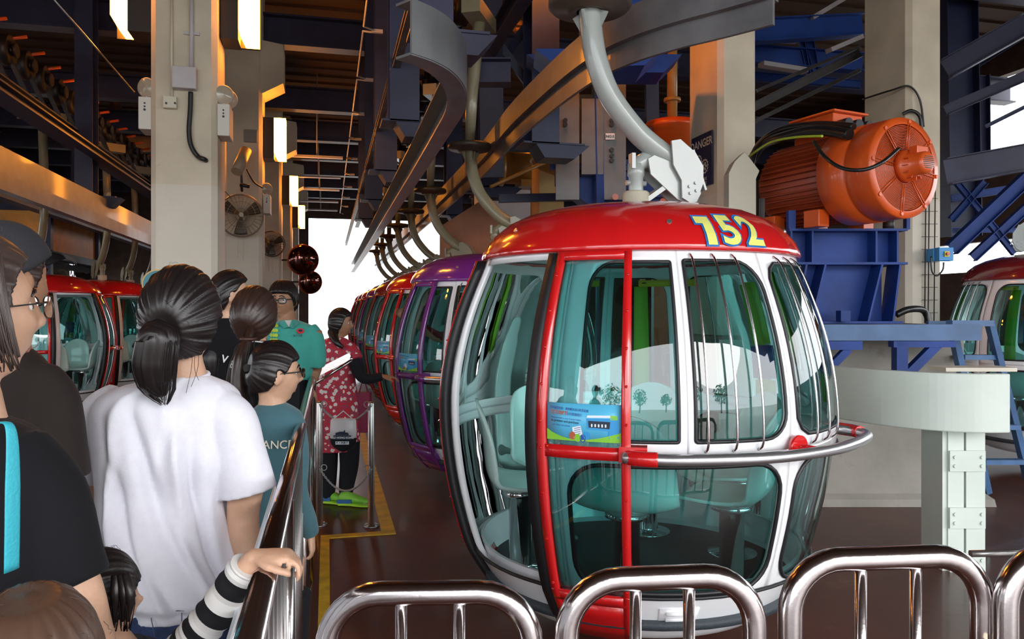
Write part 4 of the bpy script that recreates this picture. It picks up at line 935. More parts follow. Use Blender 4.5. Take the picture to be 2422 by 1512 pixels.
# platform and concrete base
o = P(2100, 790, 6.1); BX = frameM((o.x, o.y, 0), RT, FW)
t = thing('work_platform', 'blue edged work platform with worn brown deck under the motor stand', 'platform', (o.x, o.y, 1.4))
mb = MB(); bxx(mb, -.75, .75, .02, 1.5, 1.50, 1.53); obj('deck', mb, mat('worn_brown_deck', (.16, .10, .08), .8, var=.3, vs_=5, bump=.4), t)
mb = MB(); bxx(mb, -.75, .75, 0, .03, 1.41, 1.54); bxx(mb, .60, .85, .5, .54, 1.5, 1.56); obj('edge_channel', mb, M_blueg, t)
mb = MB(); q = lambda x, z, y=.05: BX @ V(x, y, z)
mb.bar(q(.12, 1.40), q(.12, 1.0), .09, .09, FW); mb.bar(q(.12, 1.08), q(.42, 1.38), .07, .07, FW); mb.bar(q(-.75, 1.37), q(-.20, 1.37), .09, .07); mb.bar(q(-.30, 1.34), q(-.55, 1.08), .06, .06, FW); mb.bar(q(.05, 1.38), q(.55, 1.38), .09, .05); obj('bracket', mb, M_blue, t)
o = P(2050, 800, 6.5); BX = frameM((o.x, o.y, 0), RT, FW)
mb = MB(); bxx(mb, -1.25, .86, .05, 2.2, .0, 1.40)
def ringz(z, g): return [BX @ V(x, y, z) for x, y in ((-1.28 - g, .05 - g), (.88 + g, .05 - g), (.88 + g, 2.4), (-1.28 - g, 2.4))]
mb.loft([ringz(0, .16), ringz(.06, .15), ringz(.10, .10), ringz(.60, .0), ringz(.62, -.04)], smooth=False)
single('concrete_base', mb, M_conc2, 'stained grey concrete base block under the work platform', 'concrete base')
# curved green guide panel
t = thing('guide_buffer', 'pale green curved guide panel on a bolted post, right of the red cable car', 'guide panel', G(2255, 4.9))
pts = catmull([P(1905, 935, 5.6), P(1990, 940, 5.25), P(2090, 944, 4.95), P(2200, 942, 4.75), P(2300, 940, 4.66), P(2382, 938, 4.66)], 6)
z0, z1 = .905, 1.265
def pan(u, dd): 
    i = min(int(u * (len(pts) - 1)), len(pts) - 2); f = u * (len(pts) - 1) - i; p = pts[i].lerp(pts[i + 1], f); return p
mb = MB(); sec = [(-.03, z0), (.03, z0), (.03, z1), (-.03, z1)]
mb.sweep([(a, b) for a, b in sec], [V(p.x, p.y, 0) for p in pts]); obj('curved_panel', mb, M_green, t, bevel=.008)
mb = MB(); mb.prism([(-.2, -.012), (.25, -.012), (.25, .012), (-.2, .012)], frameM(P(2290, 872, 4.9), RT, UP), .2); obj('top_plate', mb, M_conc, t)
mb = MB(); gp = lambda px, z, d: (lambda v: V(v.x, v.y, z))(P(px, HOR, d))
Bq = frameM(gp(2285, 0, 4.85), RT, FW)
mb.box(Bq @ V(-.085, 0, .46), (.10, .07, .92), M=Bq.to_3x3()); mb.box(Bq @ V(.04, 0, .46), (.12, .07, .92), M=Bq.to_3x3()); mb.box(Bq @ V(-.03, .04, .46), (.2, .02, .92), M=Bq.to_3x3()); mb.box(Bq @ V(-.15, .10, .46), (.03, .25, .92), M=Bq.to_3x3()); obj('post', mb, M_green, t)
for z in (.70, .34, .05):
    mb = MB(); mb.box(Bq @ V(-.02, -.045, z), (.225, .014, .13 if z > .1 else .10), M=Bq.to_3x3())
    for dx in (-.10, .07):
        for dz in (-.03, .025): mb.disc(Bq @ V(dx, -.055, z + dz), FW, .012, .012, 8)
    obj('splice_plate', mb, M_green, t)
# blue step ladder
t = thing('step_ladder', 'blue steel step ladder leaning at the platform, by the right hand cable car', 'ladder', G(2300, 6.6))
mb = MB(); mb.bar(P(2255, 790, 6.3), P(2335, 1165, 6.7), .05, .07, FW); obj('stile', mb, M_blueg, t)
mb = MB(); mb.bar(P(2340, 762, 6.5), P(2440, 1165, 6.9), .05, .07, FW); obj('stile', mb, M_blueg, t)
for py, a, b in ((845, 2270, 2360), (1010, 2302, 2402), (1092, 2320, 2420)):
    mb = MB(); mb.bar(P(a, py, 6.45), P(b, py, 6.65), .10, .04); obj('step', mb, M_blueg, t)
mb = MB(); mb.bar(P(2245, 765, 6.3), P(2345, 765, 6.5), .06, .05); obj('top_bar', mb, M_blueg, t)
# isolator switch box on pillar
o = P(2232, 602, 7.85); t = thing('isolator_switch', 'small blue switch box with yellow and red knob on the pillar below the motor', 'switch', o)
mb = MB(); Bq = frameM(o, RT, FW); mb.box(o, (.15, .10, .14), M=Bq.to_3x3()); mb.box(o + RT * -.06 + FW * .1, (.06, .14, .13), M=Bq.to_3x3()); obj('case', mb, mat('switch_blue', (.03, .28, .65), .4), t, bevel=.006)
mb = MB(); mb.box(o - FW * .055, (.05, .02, .055), M=Bq.to_3x3()); k_ = obj('yellow_plate', mb, M_pyel, t)
mb = MB(); mb.disc(o - FW * .075, FW, .017, .03, 14); obj('red_knob', mb, M_red, k_)
mb = MB(); mb.tube(catmull([o + UP * -.08, o + UP * -.16 - RT * .01, o + UP * -.22 - RT * .07, o + UP * -.17 - RT * .12, o + UP * -.02 - RT * .13], 6), .009, 8); obj('lead', mb, M_blackg, t)
# cable tray with cables on pillar R2
mb = MB()
for px in (2190, 2198, 2212): mb.tube([P(px, 450, 8.02), P(px - 3, 765, 8.02)], .006, 6)
for k in range(10): mb.tube([P(2180, 470 + k * 30, 8.0), P(2218, 470 + k * 30, 8.0)], .003, 5)
single('wire_tray', mb, M_darkst, 'thin vertical wire tray with cables on the pillar behind the motor', 'cable tray')
cable([P(2120, 745, 6.7), P(2150, 732, 6.7), P(2185, 735, 6.8), P(2198, 765, 6.8)], .03, 'floor_cable', 'thick black hose looping over the platform beside the pillar')
cable([P(2040, 235, 8.5), P(2110, 213, 8.1), P(2150, 204, 8.0), P(2175, 235, 8.0), P(2185, 300, 8.0)], .010, 'pillar_cable', 'thin black cable clipped across the pillar above the motor')
cable([P(2135, 270, 8.0), P(2155, 262, 7.98), P(2175, 275, 7.98), P(2180, 310, 8.0)], .018, 'pillar_cable', 'short thick black loop on the pillar just above the motor')
# pipe by the roof
mb = MB(); mb.tube([P(1802, 470, 6.0), G(1802, 6.0)], .022, 12); single('vertical_pipe', mb, M_galv, 'short pale steel pipe rising behind the roof of cable car 152', 'pipe')
# ================================================================ fittings on the pillars
PY = COLY[0] - .31      # camera-side face of the nearest pillar
def onp(px, py, dep=.0):
    """point on the nearest pillar's front plane (or dep m in front of it)"""
    r = FW + (px - CX) / FPX * RT + UP * ((HOR - py) / FPX); k = (PY - dep) / r.y; return V(0, 0, CAMZ) + r * k
def pbox(mb, x0, y0, x1, y1, dep, m=0):
    a = onp(x0, y0); b = onp(x1, y1); mb.bb(min(a.x, b.x), max(a.x, b.x), PY - dep, PY, min(a.z, b.z), max(a.z, b.z), m)
mb = MB(); pbox(mb, 411, 162, 467, 217, .10); single('junction_box', mb, M_jbox, 'large pale grey junction box high on the nearest pillar', 'electrical box', bevel=.008)
t = thing('socket_box', 'small cream two hole box below the grey junction box', 'electrical box', onp(405, 246))
mb = MB(); pbox(mb, 388, 230, 420, 260, .06); obj('case', mb, M_cream, t, bevel=.006)
mb = MB()
for px in (393, 414): mb.disc(onp(px, 244, .062), (0, 1, 0), .010, .006, 10)
obj('hole', mb, M_black, t)
for lb, px, y0, y1 in (('thin conduit pipe down the nearest pillar to the small cream box', 406, -30, 230), ('conduit pipe with clamp down the nearest pillar to the grey junction box', 453, -30, 162)):
    mb = MB(); mb.tube([onp(px, y0, .02), onp(px, y1, .02)], .012 if px < 420 else .02, 10)
    if px > 420: mb.box(onp(453, 79, .01), (.14, .02, .03))
    single('conduit', mb, M_jbox if px > 420 else M_cream, lb, 'conduit')
mb = MB(); mb.tube(catmull([onp(451, 218, .04), onp(450, 260, .04), onp(447, 310, .04), onp(452, 345, .04), onp(468, 370, .04), onp(485, 378, .04), P(497, 392, 7.5)], 6), .022, 12)
single('cable_hose', mb, M_black, 'black flexible hose hanging from the grey junction box on the nearest pillar', 'cable')
def emerg(x, y, z, s, label, heads):
    t = thing('emergency_light', label, 'emergency light', (x, y, z), 'emergency lights on the pillars')
    mb = MB(); mb.bb(min(x, x + s * .11), max(x, x + s * .11), y, y + .28, z, z + .30); obj('case', mb, mat('emergency_cream', (.66, .62, .54), .4) if 'emergency_cream' not in bpy.data.materials else bpy.data.materials['emergency_cream'], t, bevel=.006)
    for k in range(heads):
        c = V(x + s * (.05 + .02 * k), y + .06 + k * .15, z + .40); mb = MB(); Mh = frameM(c, (.8, .6 * s, 0), (0, 0, 1))
        dirv = V(s * .35, -.9, -.1).normalized(); q = dirv.orthogonal().normalized(); M4 = Matrix((q, dirv.cross(q), dirv)).transposed().to_4x4(); M4.translation = c
        mb.lathe([(.0, -.09), (.05, -.08), (.085, -.02), (.095, .0), (.085, .012)], 24, M=M4); h = obj('lamp_head', mb, bpy.data.materials['emergency_cream'], t, recalc=False)
        mb = MB(); mb.lathe([(.086, .008), (.05, .022), (0, .028)], 24, M=M4); obj('lens', mb, M_lens, h, recalc=False)
        mb = MB(); mb.tube([c - V(0, 0, .08), V(c.x, c.y, z + .29)], .014, 8); obj('stem', mb, bpy.data.materials['emergency_cream'], h)
    mb = MB()
    for k in range(3): mb.disc((x + s * .055, y - .003, z + .24 - k * .03), (0, 1, 0), .008 + .003 * (k == 2), .006, 8)
    obj('indicator', mb, M_black, t)
M_lens = mat('silvered_lens', (.42, .36, .27), .2, coat=.6)
emerg(-1.59, PY + .05, 3.33, -1, 'cream emergency light with one round head on the left side of the nearest pillar', 1)
emerg(-1.01, PY + .02, 3.30, 1, 'cream emergency light with two round heads on the right side of the nearest pillar', 2)
emerg(-1.00, COLY[1] - .25, 3.2, 1, 'small emergency light right side of the second pillar behind the big fan', 1)
emerg(-1.60, COLY[1] - .25, 3.2, -1, 'small emergency light left side of the second pillar behind the big fan', 1)
# CCTV
c = P(570, 383, 11.55); t = thing('security_camera', 'beige tube security camera tilted down on the second pillar', 'camera', c)
mb = MB(); d = V(-.12, -.30, -.42).normalized(); mb.tube([c - d * .26, c + d * .22], .085, 16); obj('housing', mb, mat('beige_housing', (.42, .33, .22), .4), t)
mb = MB(); mb.tube([c, c + V(0, .1, -.38), c + V(.0, .15, -.42)], .02, 8); mb.tube([c + V(-.02, .05, -.34), c + V(.12, .05, -.36)], .03, 8); obj('bracket', mb, M_darkst, t)
cable([P(583, 400, 11.7), P(600, 430, 11.8), P(622, 445, 11.9)], .012, 'camera_lead', '', par=t)
mb = MB(); pbox2 = P(593, 322, 11.99); mb.box(pbox2, (.2, .05, .2), rz=0); single('junction_box', mb, M_conc2, 'square brown grey box on the second pillar above the security camera', 'electrical box', bevel=.006)
# fans
def wall_fan(c, R, fdir, label, mtc, gn=30):
    c = Vector(c); f = Vector(fdir).normalized(); x = f.cross(UP).normalized(); M4 = frameM(c, x, UP)
    if (M4.to_3x3() @ V(0, 0, 1)).dot(f) < 0: M4 = frameM(c, -x, UP)
    t = thing('wall_fan', label, 'fan', c, 'wall fans'); mb = MB()
    for rr, zz in ((1, 0), (.97, .05), (.97, -.05), (.62, .085), (.3, .095)): mb.tube([M4 @ V(R * rr * cos(a), R * rr * sin(a), zz) for a in [2 * pi * k / 32 for k in range(32)]], .007 if rr > .95 else .004, 5, closed=True)
    for k in range(gn):
        a = 2 * pi * k / gn; mb.tube([M4 @ V(R * .12 * cos(a), R * .12 * sin(a), .10), M4 @ V(R * .6 * cos(a), R * .6 * sin(a), .085), M4 @ V(R * cos(a), R * sin(a), .0), M4 @ V(R * .6 * cos(a), R * .6 * sin(a), -.07), M4 @ V(R * .2 * cos(a), R * .2 * sin(a), -.08)], .0022, 4)
    obj('cage', mb, mtc, t)
    for k in range(3):
        mb = MB(); a0 = .5 + k * 2.094
        mb.grid(lambda u, v: M4 @ V((.12 + .78 * u) * R * cos(a0 + (v - .5) * (.9 - .25 * u)), (.12 + .78 * u) * R * sin(a0 + (v - .5) * (.9 - .25 * u)), (v - .5) * .06), 6, 6); obj('blade', mb, M_blade, t, solid=.004)
    mb = MB(); mb.tube([M4 @ V(0, 0, -.16), M4 @ V(0, 0, -.03)], .075, 16); mb.tube([M4 @ V(0, 0, -.03), M4 @ V(0, 0, .11)], .035, 14); mo = obj('fan_motor', mb, mtc, t)
    mb = MB(); mb.tube([M4 @ V(0, -.02, -.13), M4 @ V(0, -.12, -.22), M4 @ V(0, -.12, -.30)], .02, 8); mb.box(M4 @ V(0, -.12, -.30), (.12, .04, .14)); obj('wall_bracket', mb, M_darkst, t)
    mb = MB()
    for dx in (-.04, .04): mb.tube([M4 @ V(dx, -.05, -.1), M4 @ V(dx, -R - .35 * (1 if dx > 0 else .9), -.1)], .004, 5)
    obj('pull_cord', mb, M_cream, t)
M_blade = mat('dark_fan_blade', (.10, .085, .07), .4, metal=.4); M_cage = mat('dusty_fan_wire', (.30, .26, .21), .45, metal=.6)
wall_fan(P(570, 510, 11.8), .335, (.15, -1, 0), 'large grey wire wall fan on the second pillar', M_cage)
wall_fan(P(643, 577, 16.6), .28, (.3, -1, 0), 'smaller dark wall fan on the third pillar', M_blade)
wall_fan(P(618, 600, 20), .20, (.3, -1, 0), 'smallest dark fan deep between the pillars', M_blade, 16) if False else None
# convex mirrors
def dome(c, R, label):
    c = Vector(c); d = V(.25, -.95, -.15).normalized(); q = d.orthogonal().normalized(); M4 = Matrix((q, d.cross(q), d)).transposed().to_4x4(); M4.translation = c
    t = thing('convex_mirror', label, 'mirror', c, 'round convex mirrors'); mb = MB(); mb.lathe([(R * sin(a), R * .55 * cos(a)) for a in [pi / 2 * k / 10 for k in range(11)]], 32, M=M4); obj('mirror_face', mb, mat('smoked_mirror', (.22, .10, .09), .06, metal=1) if 'smoked_mirror' not in bpy.data.materials else bpy.data.materials['smoked_mirror'], t)
    mb = MB(); mb.lathe([(R * .97, -.02), (R * 1.04, -.01), (R * 1.04, .015), (R * .97, .02)], 32, M=M4); obj('rim', mb, M_orange, t)
    mb = MB(); mb.tube([c, c - d * .12, V(-1.02, 18.0, c.z)], .02, 8); obj('hanger_rod', mb, M_darkst, t)
dome(P(717, 615, 17.2), .34, 'larger dark red convex mirror hanging by the bright exit'); dome(P(734, 668, 17.4), .26, 'smaller convex mirror just below the larger one')
# teal round sign behind ponytail on the nearest pillar
c = onp(373, 672, .01); t = thing('round_sign', 'round teal sign with orange edge on the nearest pillar, behind the ponytail', 'sign', c)
mb = MB(); mb.disc(c, (0, 1, 0), .135, .012, 32); obj('edge', mb, mat('sign_orange_edge', (.65, .40, .10), .4), t); mb = MB(); mb.disc(c - V(0, .006, 0), (0, 1, 0), .122, .012, 32); obj('face', mb, mat('sign_teal', (.02, .20, .25), .4), t)
mb = MB(); mb.bar(P(601, 680, 12.0), P(601, 700, 12.0), .09, .02, FW); single('notice_plate', mb, M_clearp := mat('dark_glass_plate', (.10, .14, .17), .15), 'small dark framed plate on the second pillar behind the queue', 'sign')

# ================================================================ barriers
def barrier(pxs, py_top, d, label, dd=.05):
    x0, x1 = pxs; r = .0275
    A = P(x0, py_top, d); B = P(x1, py_top - (x1 - x0) * .055, d + dd); zt_ = A.z - r; A.z = B.z = 0
    X = (B - A); L = X.length; X.normalize(); A = A + X * r; L -= 2 * r
    t = thing('crowd_barrier', label, 'barrier', tuple(A + X * L / 2), 'stainless steel crowd barriers in front')
    rc = .12; pts = [A + UP * .06]
    pts += [A + UP * (zt_ - rc)] + [A + X * (rc - rc * cos(a)) + UP * (zt_ - rc + rc * sin(a)) for a in [pi / 2 * k / 8 for k in range(1, 9)]]
    e = [A + X * (L - rc + rc * sin(a)) + UP * (zt_ - rc + rc * cos(a)) for a in [pi / 2 * k / 8 for k in range(9)]] + [A + X * L + UP * .06]
    mb = MB(); mb.tube(pts + e, r, 20); fr = obj('frame_tube', mb, M_ss, t)
    mb = MB(); mb.tube([A + UP * .18, A + X * L + UP * .18], .018, 12); obj('lower_rail', mb, M_ss, t)
    for k in (1, 2):
        q = A + X * L * (.36 if k == 1 else .645); mb = MB(); mb.tube([q + UP * .18, q + UP * (zt_ - r * .6)], .0135, 12); obj('bar', mb, M_ss, t)
    for q in (A, A + X * L): mb = MB(); mb.lathe([(0, .06), (r + .004, .06), (r + .01, .0), (.0, .0)], 16, M=Matrix.Translation(q)); obj('rubber_foot', mb, M_black, t)
    q = A - X * .005 + UP * (zt_ - .26); mb = MB(); mb.tube([q - X * .03 - UP * .06, q - X * .03 + UP * .05], .016, 12); mb.box(q - X * .0, (.05, .02, .05)); obj('coupling_pin', mb, M_ssg, t)
    return t
M_ssg = mat('brassy_coupling', (.50, .42, .30), .25, metal=1)
barrier((745, 1285), 1378, 1.72, 'leftmost stainless barrier, lower than the others, two upright bars', .02)
barrier((1312, 1812), 1347, 1.70, 'stainless barrier directly in front of cable car 152')
barrier((1842, 2350), 1300, 1.76, 'stainless barrier in front of the green post', .05)
barrier((2352, 2900), 1283, 1.76, 'stainless barrier cut off by the right edge')
mb = MB(); mb.tube([P(2295, 1310, 1.90), P(2430, 1308, 1.9)], .009, 8); single('locking_rod', mb, M_galv, 'thin horizontal rod linking the two rightmost barriers', 'rod')
# queue rail right (X=-.1) with many uprights
t = thing('queue_rail', 'long stainless queue handrail with dense uprights right of the queue', 'railing', (-.1, 3.5, 0))
mb = MB(); mb.tube([V(-.105, .55, 1.2), V(-.098, 5.5, 1.2)], .022, 16); mb.tube([V(-.105, .55, .12), V(-.098, 5.5, .12)], .018, 10); obj('handrail', mb, M_ss, t)
for k in range(43):
    y = .7 + k * .113; mb = MB(); mb.tube([V(-.10, y, .12), V(-.10, y, 1.185)], .0085 if k % 11 else .022, 8); obj('upright', mb, M_ssd if k % 11 else M_ss, t)
mb = MB(); mb.bar(P(738, 888, 5.42), P(829, 842, 5.5), .03, .05, UP); mb.tube([V(-.098, 5.5, 0), V(-.098, 5.5, 1.2)], .022, 14); mb.tube([P(740, 912, 5.4), P(832, 852, 5.48)], .010, 8); mb.tube([P(829, 842, 5.5), P(832, 852, 5.48)], .010, 8); obj('flap', mb, M_ss, t)
mb = MB(); g = [V(-.155, y, z) for y, z in ((1.0, .96), (2.5, .96), (2.5, .70), (1.0, .70))]; mb.bb(-.150, -.145, .75, 2.3, .80, 1.15); obj('white_board', mb, M_pwhite, t)
# left queue rail
t = thing('queue_rail', 'stainless queue handrail left of the queue behind the white T-shirt woman', 'railing', (-1.01, 4.2, 0))
mb = MB(); mb.tube([V(-1.01, 1.2, 1.2), V(-1.01, 7.3, 1.2)], .025, 14); mb.tube([V(-1.01, 1.2, .15), V(-1.01, 7.3, .15)], .018, 10); obj('handrail', mb, M_ss, t)
for k in range(33):
    y = 1.25 + k * .185; mb = MB(); mb.tube([V(-1.01, y, 0 if k % 5 == 0 else .15), V(-1.01, y, 1.18)], .010 if k % 5 else .022, 8); obj('upright', mb, M_ssd, t)
# chain gate posts and chains
xa, xb, yy = -.09, .62, 5.78
def stan(x, y, label):
    mb = MB(); mb.lathe([(0, .955), (.022, .95), (.025, .94), (.025, .012), (.06, .01), (.06, 0), (0, 0)], 20, M=Matrix.Translation((x, y, 0)));
    for a in range(4): mb.disc((x + .045 * cos(a * 1.57 + .8), y + .045 * sin(a * 1.57 + .8), .014), (0, 0, 1), .008, .01, 6)
    single('chain_post', mb, M_ssd, label, 'post')
pR = G(878, 5.82); pL = G(756, 5.85)
stan(pR.x, pR.y, 'short stainless post on the platform, right end of the chains'); stan(pL.x, pL.y, 'short stainless post against the queue rail, left end of the chains')
def chain(z0, sag, label):
    mb = MB(); N = 46
    pts = [pL.lerp(pR, k / N) + UP * (z0 - sag * (1 - (2 * k / N - 1) ** 2)) + V(0, -.03, 0) for k in range(N + 1)]
    for k in range(N):
        a, b = pts[k], pts[k + 1]; m_ = (a + b) / 2; tdir = (b - a).normalized(); s = UP if k % 2 else tdir.cross(UP).normalized(); s = (s - tdir * s.dot(tdir)).normalized()
        mb.tube([m_ + tdir * cos(u) * .0125 + s * sin(u) * .006 for u in [2 * pi * j / 8 for j in range(8)]], .0032, 5, closed=True)
    for q, sg in ((pL, 1), (pR, -1)):
        X = (pR - pL).normalized() * sg; c = q + X * .035 + UP * (z0 + .005) + V(0, -.03, 0); mb.tube([c + X * cos(u) * .022 + UP * sin(u) * .022 for u in [2 * pi * j / 14 for j in range(14)]], .004, 6, closed=True)
    single('chain', mb, M_galv, label, 'chain')
chain(.93, .13, 'upper steel chain sagging between the two short posts'); chain(.445, .17, 'lower steel chain sagging between the two short posts')
# drawstring pouch
c = P(812, 1026, 5.7); t = thing('drawstring_pouch', 'white and black drawstring pouch printed OLD HONG KONG hanging at the chain', 'bag', c)
rings = []
for z, w, d_ in ((.11, .085, .012), (.10, .095, .018), (.03, .10, .03), (-.03, .10, .034)): rings.append([c + RT * w * cos(a) + FW * d_ * sin(a) + UP * (z + .006 * sin(9 * a)) for a in [2 * pi * k / 24 for k in range(24)]])
mb = MB(); mb.loft(rings); obj('upper_cloth', mb, mat('white_satin', (.62, .58, .60), .35, bump=.4, bs=25), t)
rings = []
for z, w, d_ in ((-.03, .101, .035), (-.07, .095, .035), (-.105, .07, .03), (-.125, .035, .02), (-.135, .01, .008)): rings.append([c + RT * w * cos(a) + FW * d_ * sin(a) + UP * z for a in [2 * pi * k / 24 for k in range(24)]])
mb = MB(); mb.loft(rings); obj('lower_cloth', mb, cloth('black_satin', (.012, .012, .015)), t)
mb = MB(); fmp = frameM(c - FW * .037 + UP * -.02, RT, UP); fmp2 = frameM(c - FW * .040 + UP * -.025, RT, UP)
mb.prism([(-.065, -.02), (.065, -.02), (.065, .012), (-.065, .012)], fmp, .003); mb.prism([(-.05, .014), (.05, .014), (.045, .03), (.02, .036), (.022, .05), (.012, .05), (.012, .04), (-.02, .04), (-.05, .03)], fmp, .003); obj('print_block', mb, M_pdark, t)
mb = MB(); add_text(mb, 'OLD HONG KONG', fmp2, .020, .0006); mb.prism([(-.05, -.055), (.05, -.055), (.05, -.032), (-.05, -.032)], frameM(c - FW * .038 + UP * -.02, RT, UP), .002); pp = obj('print_text', mb, M_pwhite, t, recalc=False)
mb = MB(); add_text(mb, '新人老香港', frameM(c - FW * .0405 + UP * -.063, RT, UP), .018, .0004); obj('print_characters', mb, M_pdark, t, recalc=False)
mb = MB(); mb.tube([c + UP * .10 - RT * .08, c + UP * .17, c + UP * .10 + RT * .08], .004, 6); obj('drawstring', mb, M_pwhite, t)
# things behind the camera seen only in reflections: trees beyond the open side
M_leaf = mat('tree_leaves', (.05, .12, .03), .8, var=.4, vs_=3); M_bark = mat('tree_bark', (.08, .06, .04), .9)
for i, (x, y, h) in enumerate(((-9, -24, 6), (-2, -27, 5), (6, -25, 7), (13, -22, 6), (-16, -20, 7))):
    t = thing('tree', 'leafy tree outside behind the viewer, %s one seen reflected' % ('first second third fourth fifth'.split()[i]), 'tree', (x, y, 0), 'trees outside'); mb = MB(); mb.tube([V(x, y, 0), V(x + .2, y, h * .5)], [.22, .14], 8); obj('trunk', mb, M_bark, t)
    mb = MB(); r_ = random.Random(i)
    for k in range(260):
        a, b, rr = r_.uniform(0, 6.28), r_.uniform(-1, 1), r_.random() ** .4 * h * .36; q = V(x + rr * cos(a) * sqrt(1 - b * b), y + rr * sin(a) * sqrt(1 - b * b), h * .68 + rr * b); s = .35; n_ = V(r_.uniform(-1, 1), r_.uniform(-1, 1), r_.uniform(-1, 1)).normalized(); u_ = n_.orthogonal().normalized() * s; w_ = n_.cross(u_)
        mb.add([q - u_, q - w_ * .5, q + u_, q + w_ * .5], [(0, 1, 2, 3)])
    obj('foliage', mb, M_leaf, t, recalc=False)
# ================================================================ people
def sstep(a, b, x):
    t = max(0, min(1, (x - a) / (b - a))); return t * t * (3 - 2 * t)
def g2(x, z, x0, z0, sx, sz): return exp(-((x - x0) / sx) ** 2 - ((z - z0) / sz) ** 2)
def headpos(d, s, off=0.0, fem=True):
    x, y, z = d
    X = .074 * x; Y = .093 * y; Z = .117 * z
    if z < 0:
        k = (-z) ** 1.4; X *= 1 - (.34 if fem else .26) * k
        if y > 0: Y *= 1 - .42 * k
        else: Y *= 1 - .06 * k
    if y < 0:
        Y *= .94; f = sstep(0, .5, -y); a = 0
        a += .0235 * g2(X, Z, 0, -.022, .0115, .013) + .013 * g2(X, Z, 0, .0, .008, .02) + .006 * (g2(X, Z, .012, -.027, .007, .007) + g2(X, Z, -.012, -.027, .007, .007))
        a -= .011 * (g2(X, Z, .031, .008, .016, .012) + g2(X, Z, -.031, .008, .016, .012))
        a += .005 * g2(X, Z, 0, .032, .04, .010) + .006 * (g2(X, Z, .038, -.025, .018, .018) + g2(X, Z, -.038, -.025, .018, .018))
        a += .0075 * g2(X, Z, 0, -.055, .020, .006) + .007 * g2(X, Z, 0, -.066, .018, .006) - .004 * g2(X, Z, 0, -.0605, .022, .0025) - .004 * g2(X, Z, 0, -.078, .02, .007) + .010 * g2(X, Z, 0, -.097, .022, .014)
        Y -= a * f
    p = Vector((X, Y, Z)); n = Vector((x / .074, y / .093, z / .117)).normalized()
    return (p + n * off) * s
def vaxes(c):
    v = Vector((c.x, c.y, 0)).normalized(); return v, Vector((v.y, -v.x, 0))
def headM(c, fa, tilt=0, roll=0):
    a = radians(fa); v, r = vaxes(c); f = (-v * cos(a) + r * sin(a)); y = -f; M = frameM(c, y.cross(UP), y)     # x = side, y = back, z = up
    M = Matrix((y.cross(UP).normalized(), y, UP)).transposed().to_4x4(); M.translation = c
    return M @ Matrix.Rotation(radians(tilt), 4, 'X') @ Matrix.Rotation(radians(roll), 4, 'Y')
def uv_dirs(n, k):
    out = [V(0, 0, 1)]
    for i in range(1, k):
        for j in range(n): a = pi * i / k; b = 2 * pi * j / n; out.append(V(sin(a) * cos(b), sin(a) * sin(b), cos(a)))
    out.append(V(0, 0, -1)); L = len(out) - 1
    fs = [(0, 1 + j, 1 + (j + 1) % n) for j in range(n)]
    for i in range(k - 2):
        for j in range(n): fs.append((1 + i * n + j, 1 + (i + 1) * n + j, 1 + (i + 1) * n + (j + 1) % n, 1 + i * n + (j + 1) % n))
    fs += [(1 + (k - 2) * n + (j + 1) % n, 1 + (k - 2) * n + j, L) for j in range(n)]
    return out, fs
D1 = uv_dirs(72, 56); D2 = uv_dirs(120, 72); D3 = uv_dirs(220, 110)
def add_head(mb, M, s=1, fem=True):
    mb.add([M @ headpos(d, s, 0, fem) for d in D1[0]], D1[1], 0, True)
    for sx in (-1, 1):
        E = M.to_3x3() @ Matrix.Rotation(sx * -.35, 3, 'Z') @ Matrix.Rotation(.15, 3, 'X')
        mb.sphere(M @ (V(sx * .075, .012, -.008) * s), (.009 * s, .019 * s, .031 * s), 14, 10, M=E)
        mb.tube([M @ (V(sx * (.080), .012 + .016 * cos(a), -.004 + .026 * sin(a)) * s) for a in [-.8 + 4.4 * k / 10 for k in range(11)]], .0045 * s, 6)
FEM = [(-1, .60), (-.6, .55), (-.4, .42), (-.22, .15), (-.12, -.02), (.0, .02), (.1, .05), (.2, -.28), (.45, -.62), (1, -.70)]
FRINGE = [(-1, .30), (-.7, .28), (-.5, .20), (-.3, .0), (-.15, -.25), (-.03, -.35), (.1, -.2), (.2, -.35), (.45, -.7), (1, -.75)]
MALE = [(-1, .42), (-.6, .38), (-.45, .24), (-.25, -.05), (-.1, -.25), (.02, -.05), (.12, -.05), (.25, -.35), (.5, -.55), (1, -.6)]
BOB = [(-1, .45), (-.6, .40), (-.45, .25), (-.3, -.1), (-.2, -.75), (.2, -.9), (1, -.95)]
def add_hair(mb, M, s, line, thick=.018, tie=(0, 1, .1), dirs=None, groove=.0012, ft=0):
    D = dirs or D2; tie = Vector(tie).normalized(); q = tie.orthogonal().normalized(); w = tie.cross(q); out = []
    for d in D[0]:
        h = d.z - interp(line, d.y); m_ = sstep(-.06, .07, h)
        a = atan2(d.dot(w), d.dot(q)); dist = 1 - max(0, d.dot(tie))
        gr = groove * (sin(23 * a + 2) + .8 * sin(41 * a) + .5 * sin(67 * a + 1)) * sstep(0, .25, dist)
        t = thick * (.75 + .25 * d.z) + (.008 * max(0, d.y)) + ft * max(0, -d.y) * m_
        off = -.016 + (t + .016) * m_ + gr * m_
        # pull toward the tie
        off -= .010 * exp(-(dist / .05) ** 2) * m_
        p0 = V(d.x, d.y, d.z); out.append(M @ hairpos(p0, s, off))
    mb.add(out, D[1], 0, True)
def hairpos(d, s, off):
    X = .074 * d.x; Y = .093 * d.y; Z = .117 * d.z
    if d.z < 0:
        k = (-d.z) ** 1.4; X *= 1 - .2 * k
        if d.y > 0: Y *= 1 - .2 * k
    if d.y < 0: Y *= .95
    n = Vector((d.x / .074, d.y / .093, d.z / .117)).normalized(); return (V(X, Y, Z) + n * off) * s
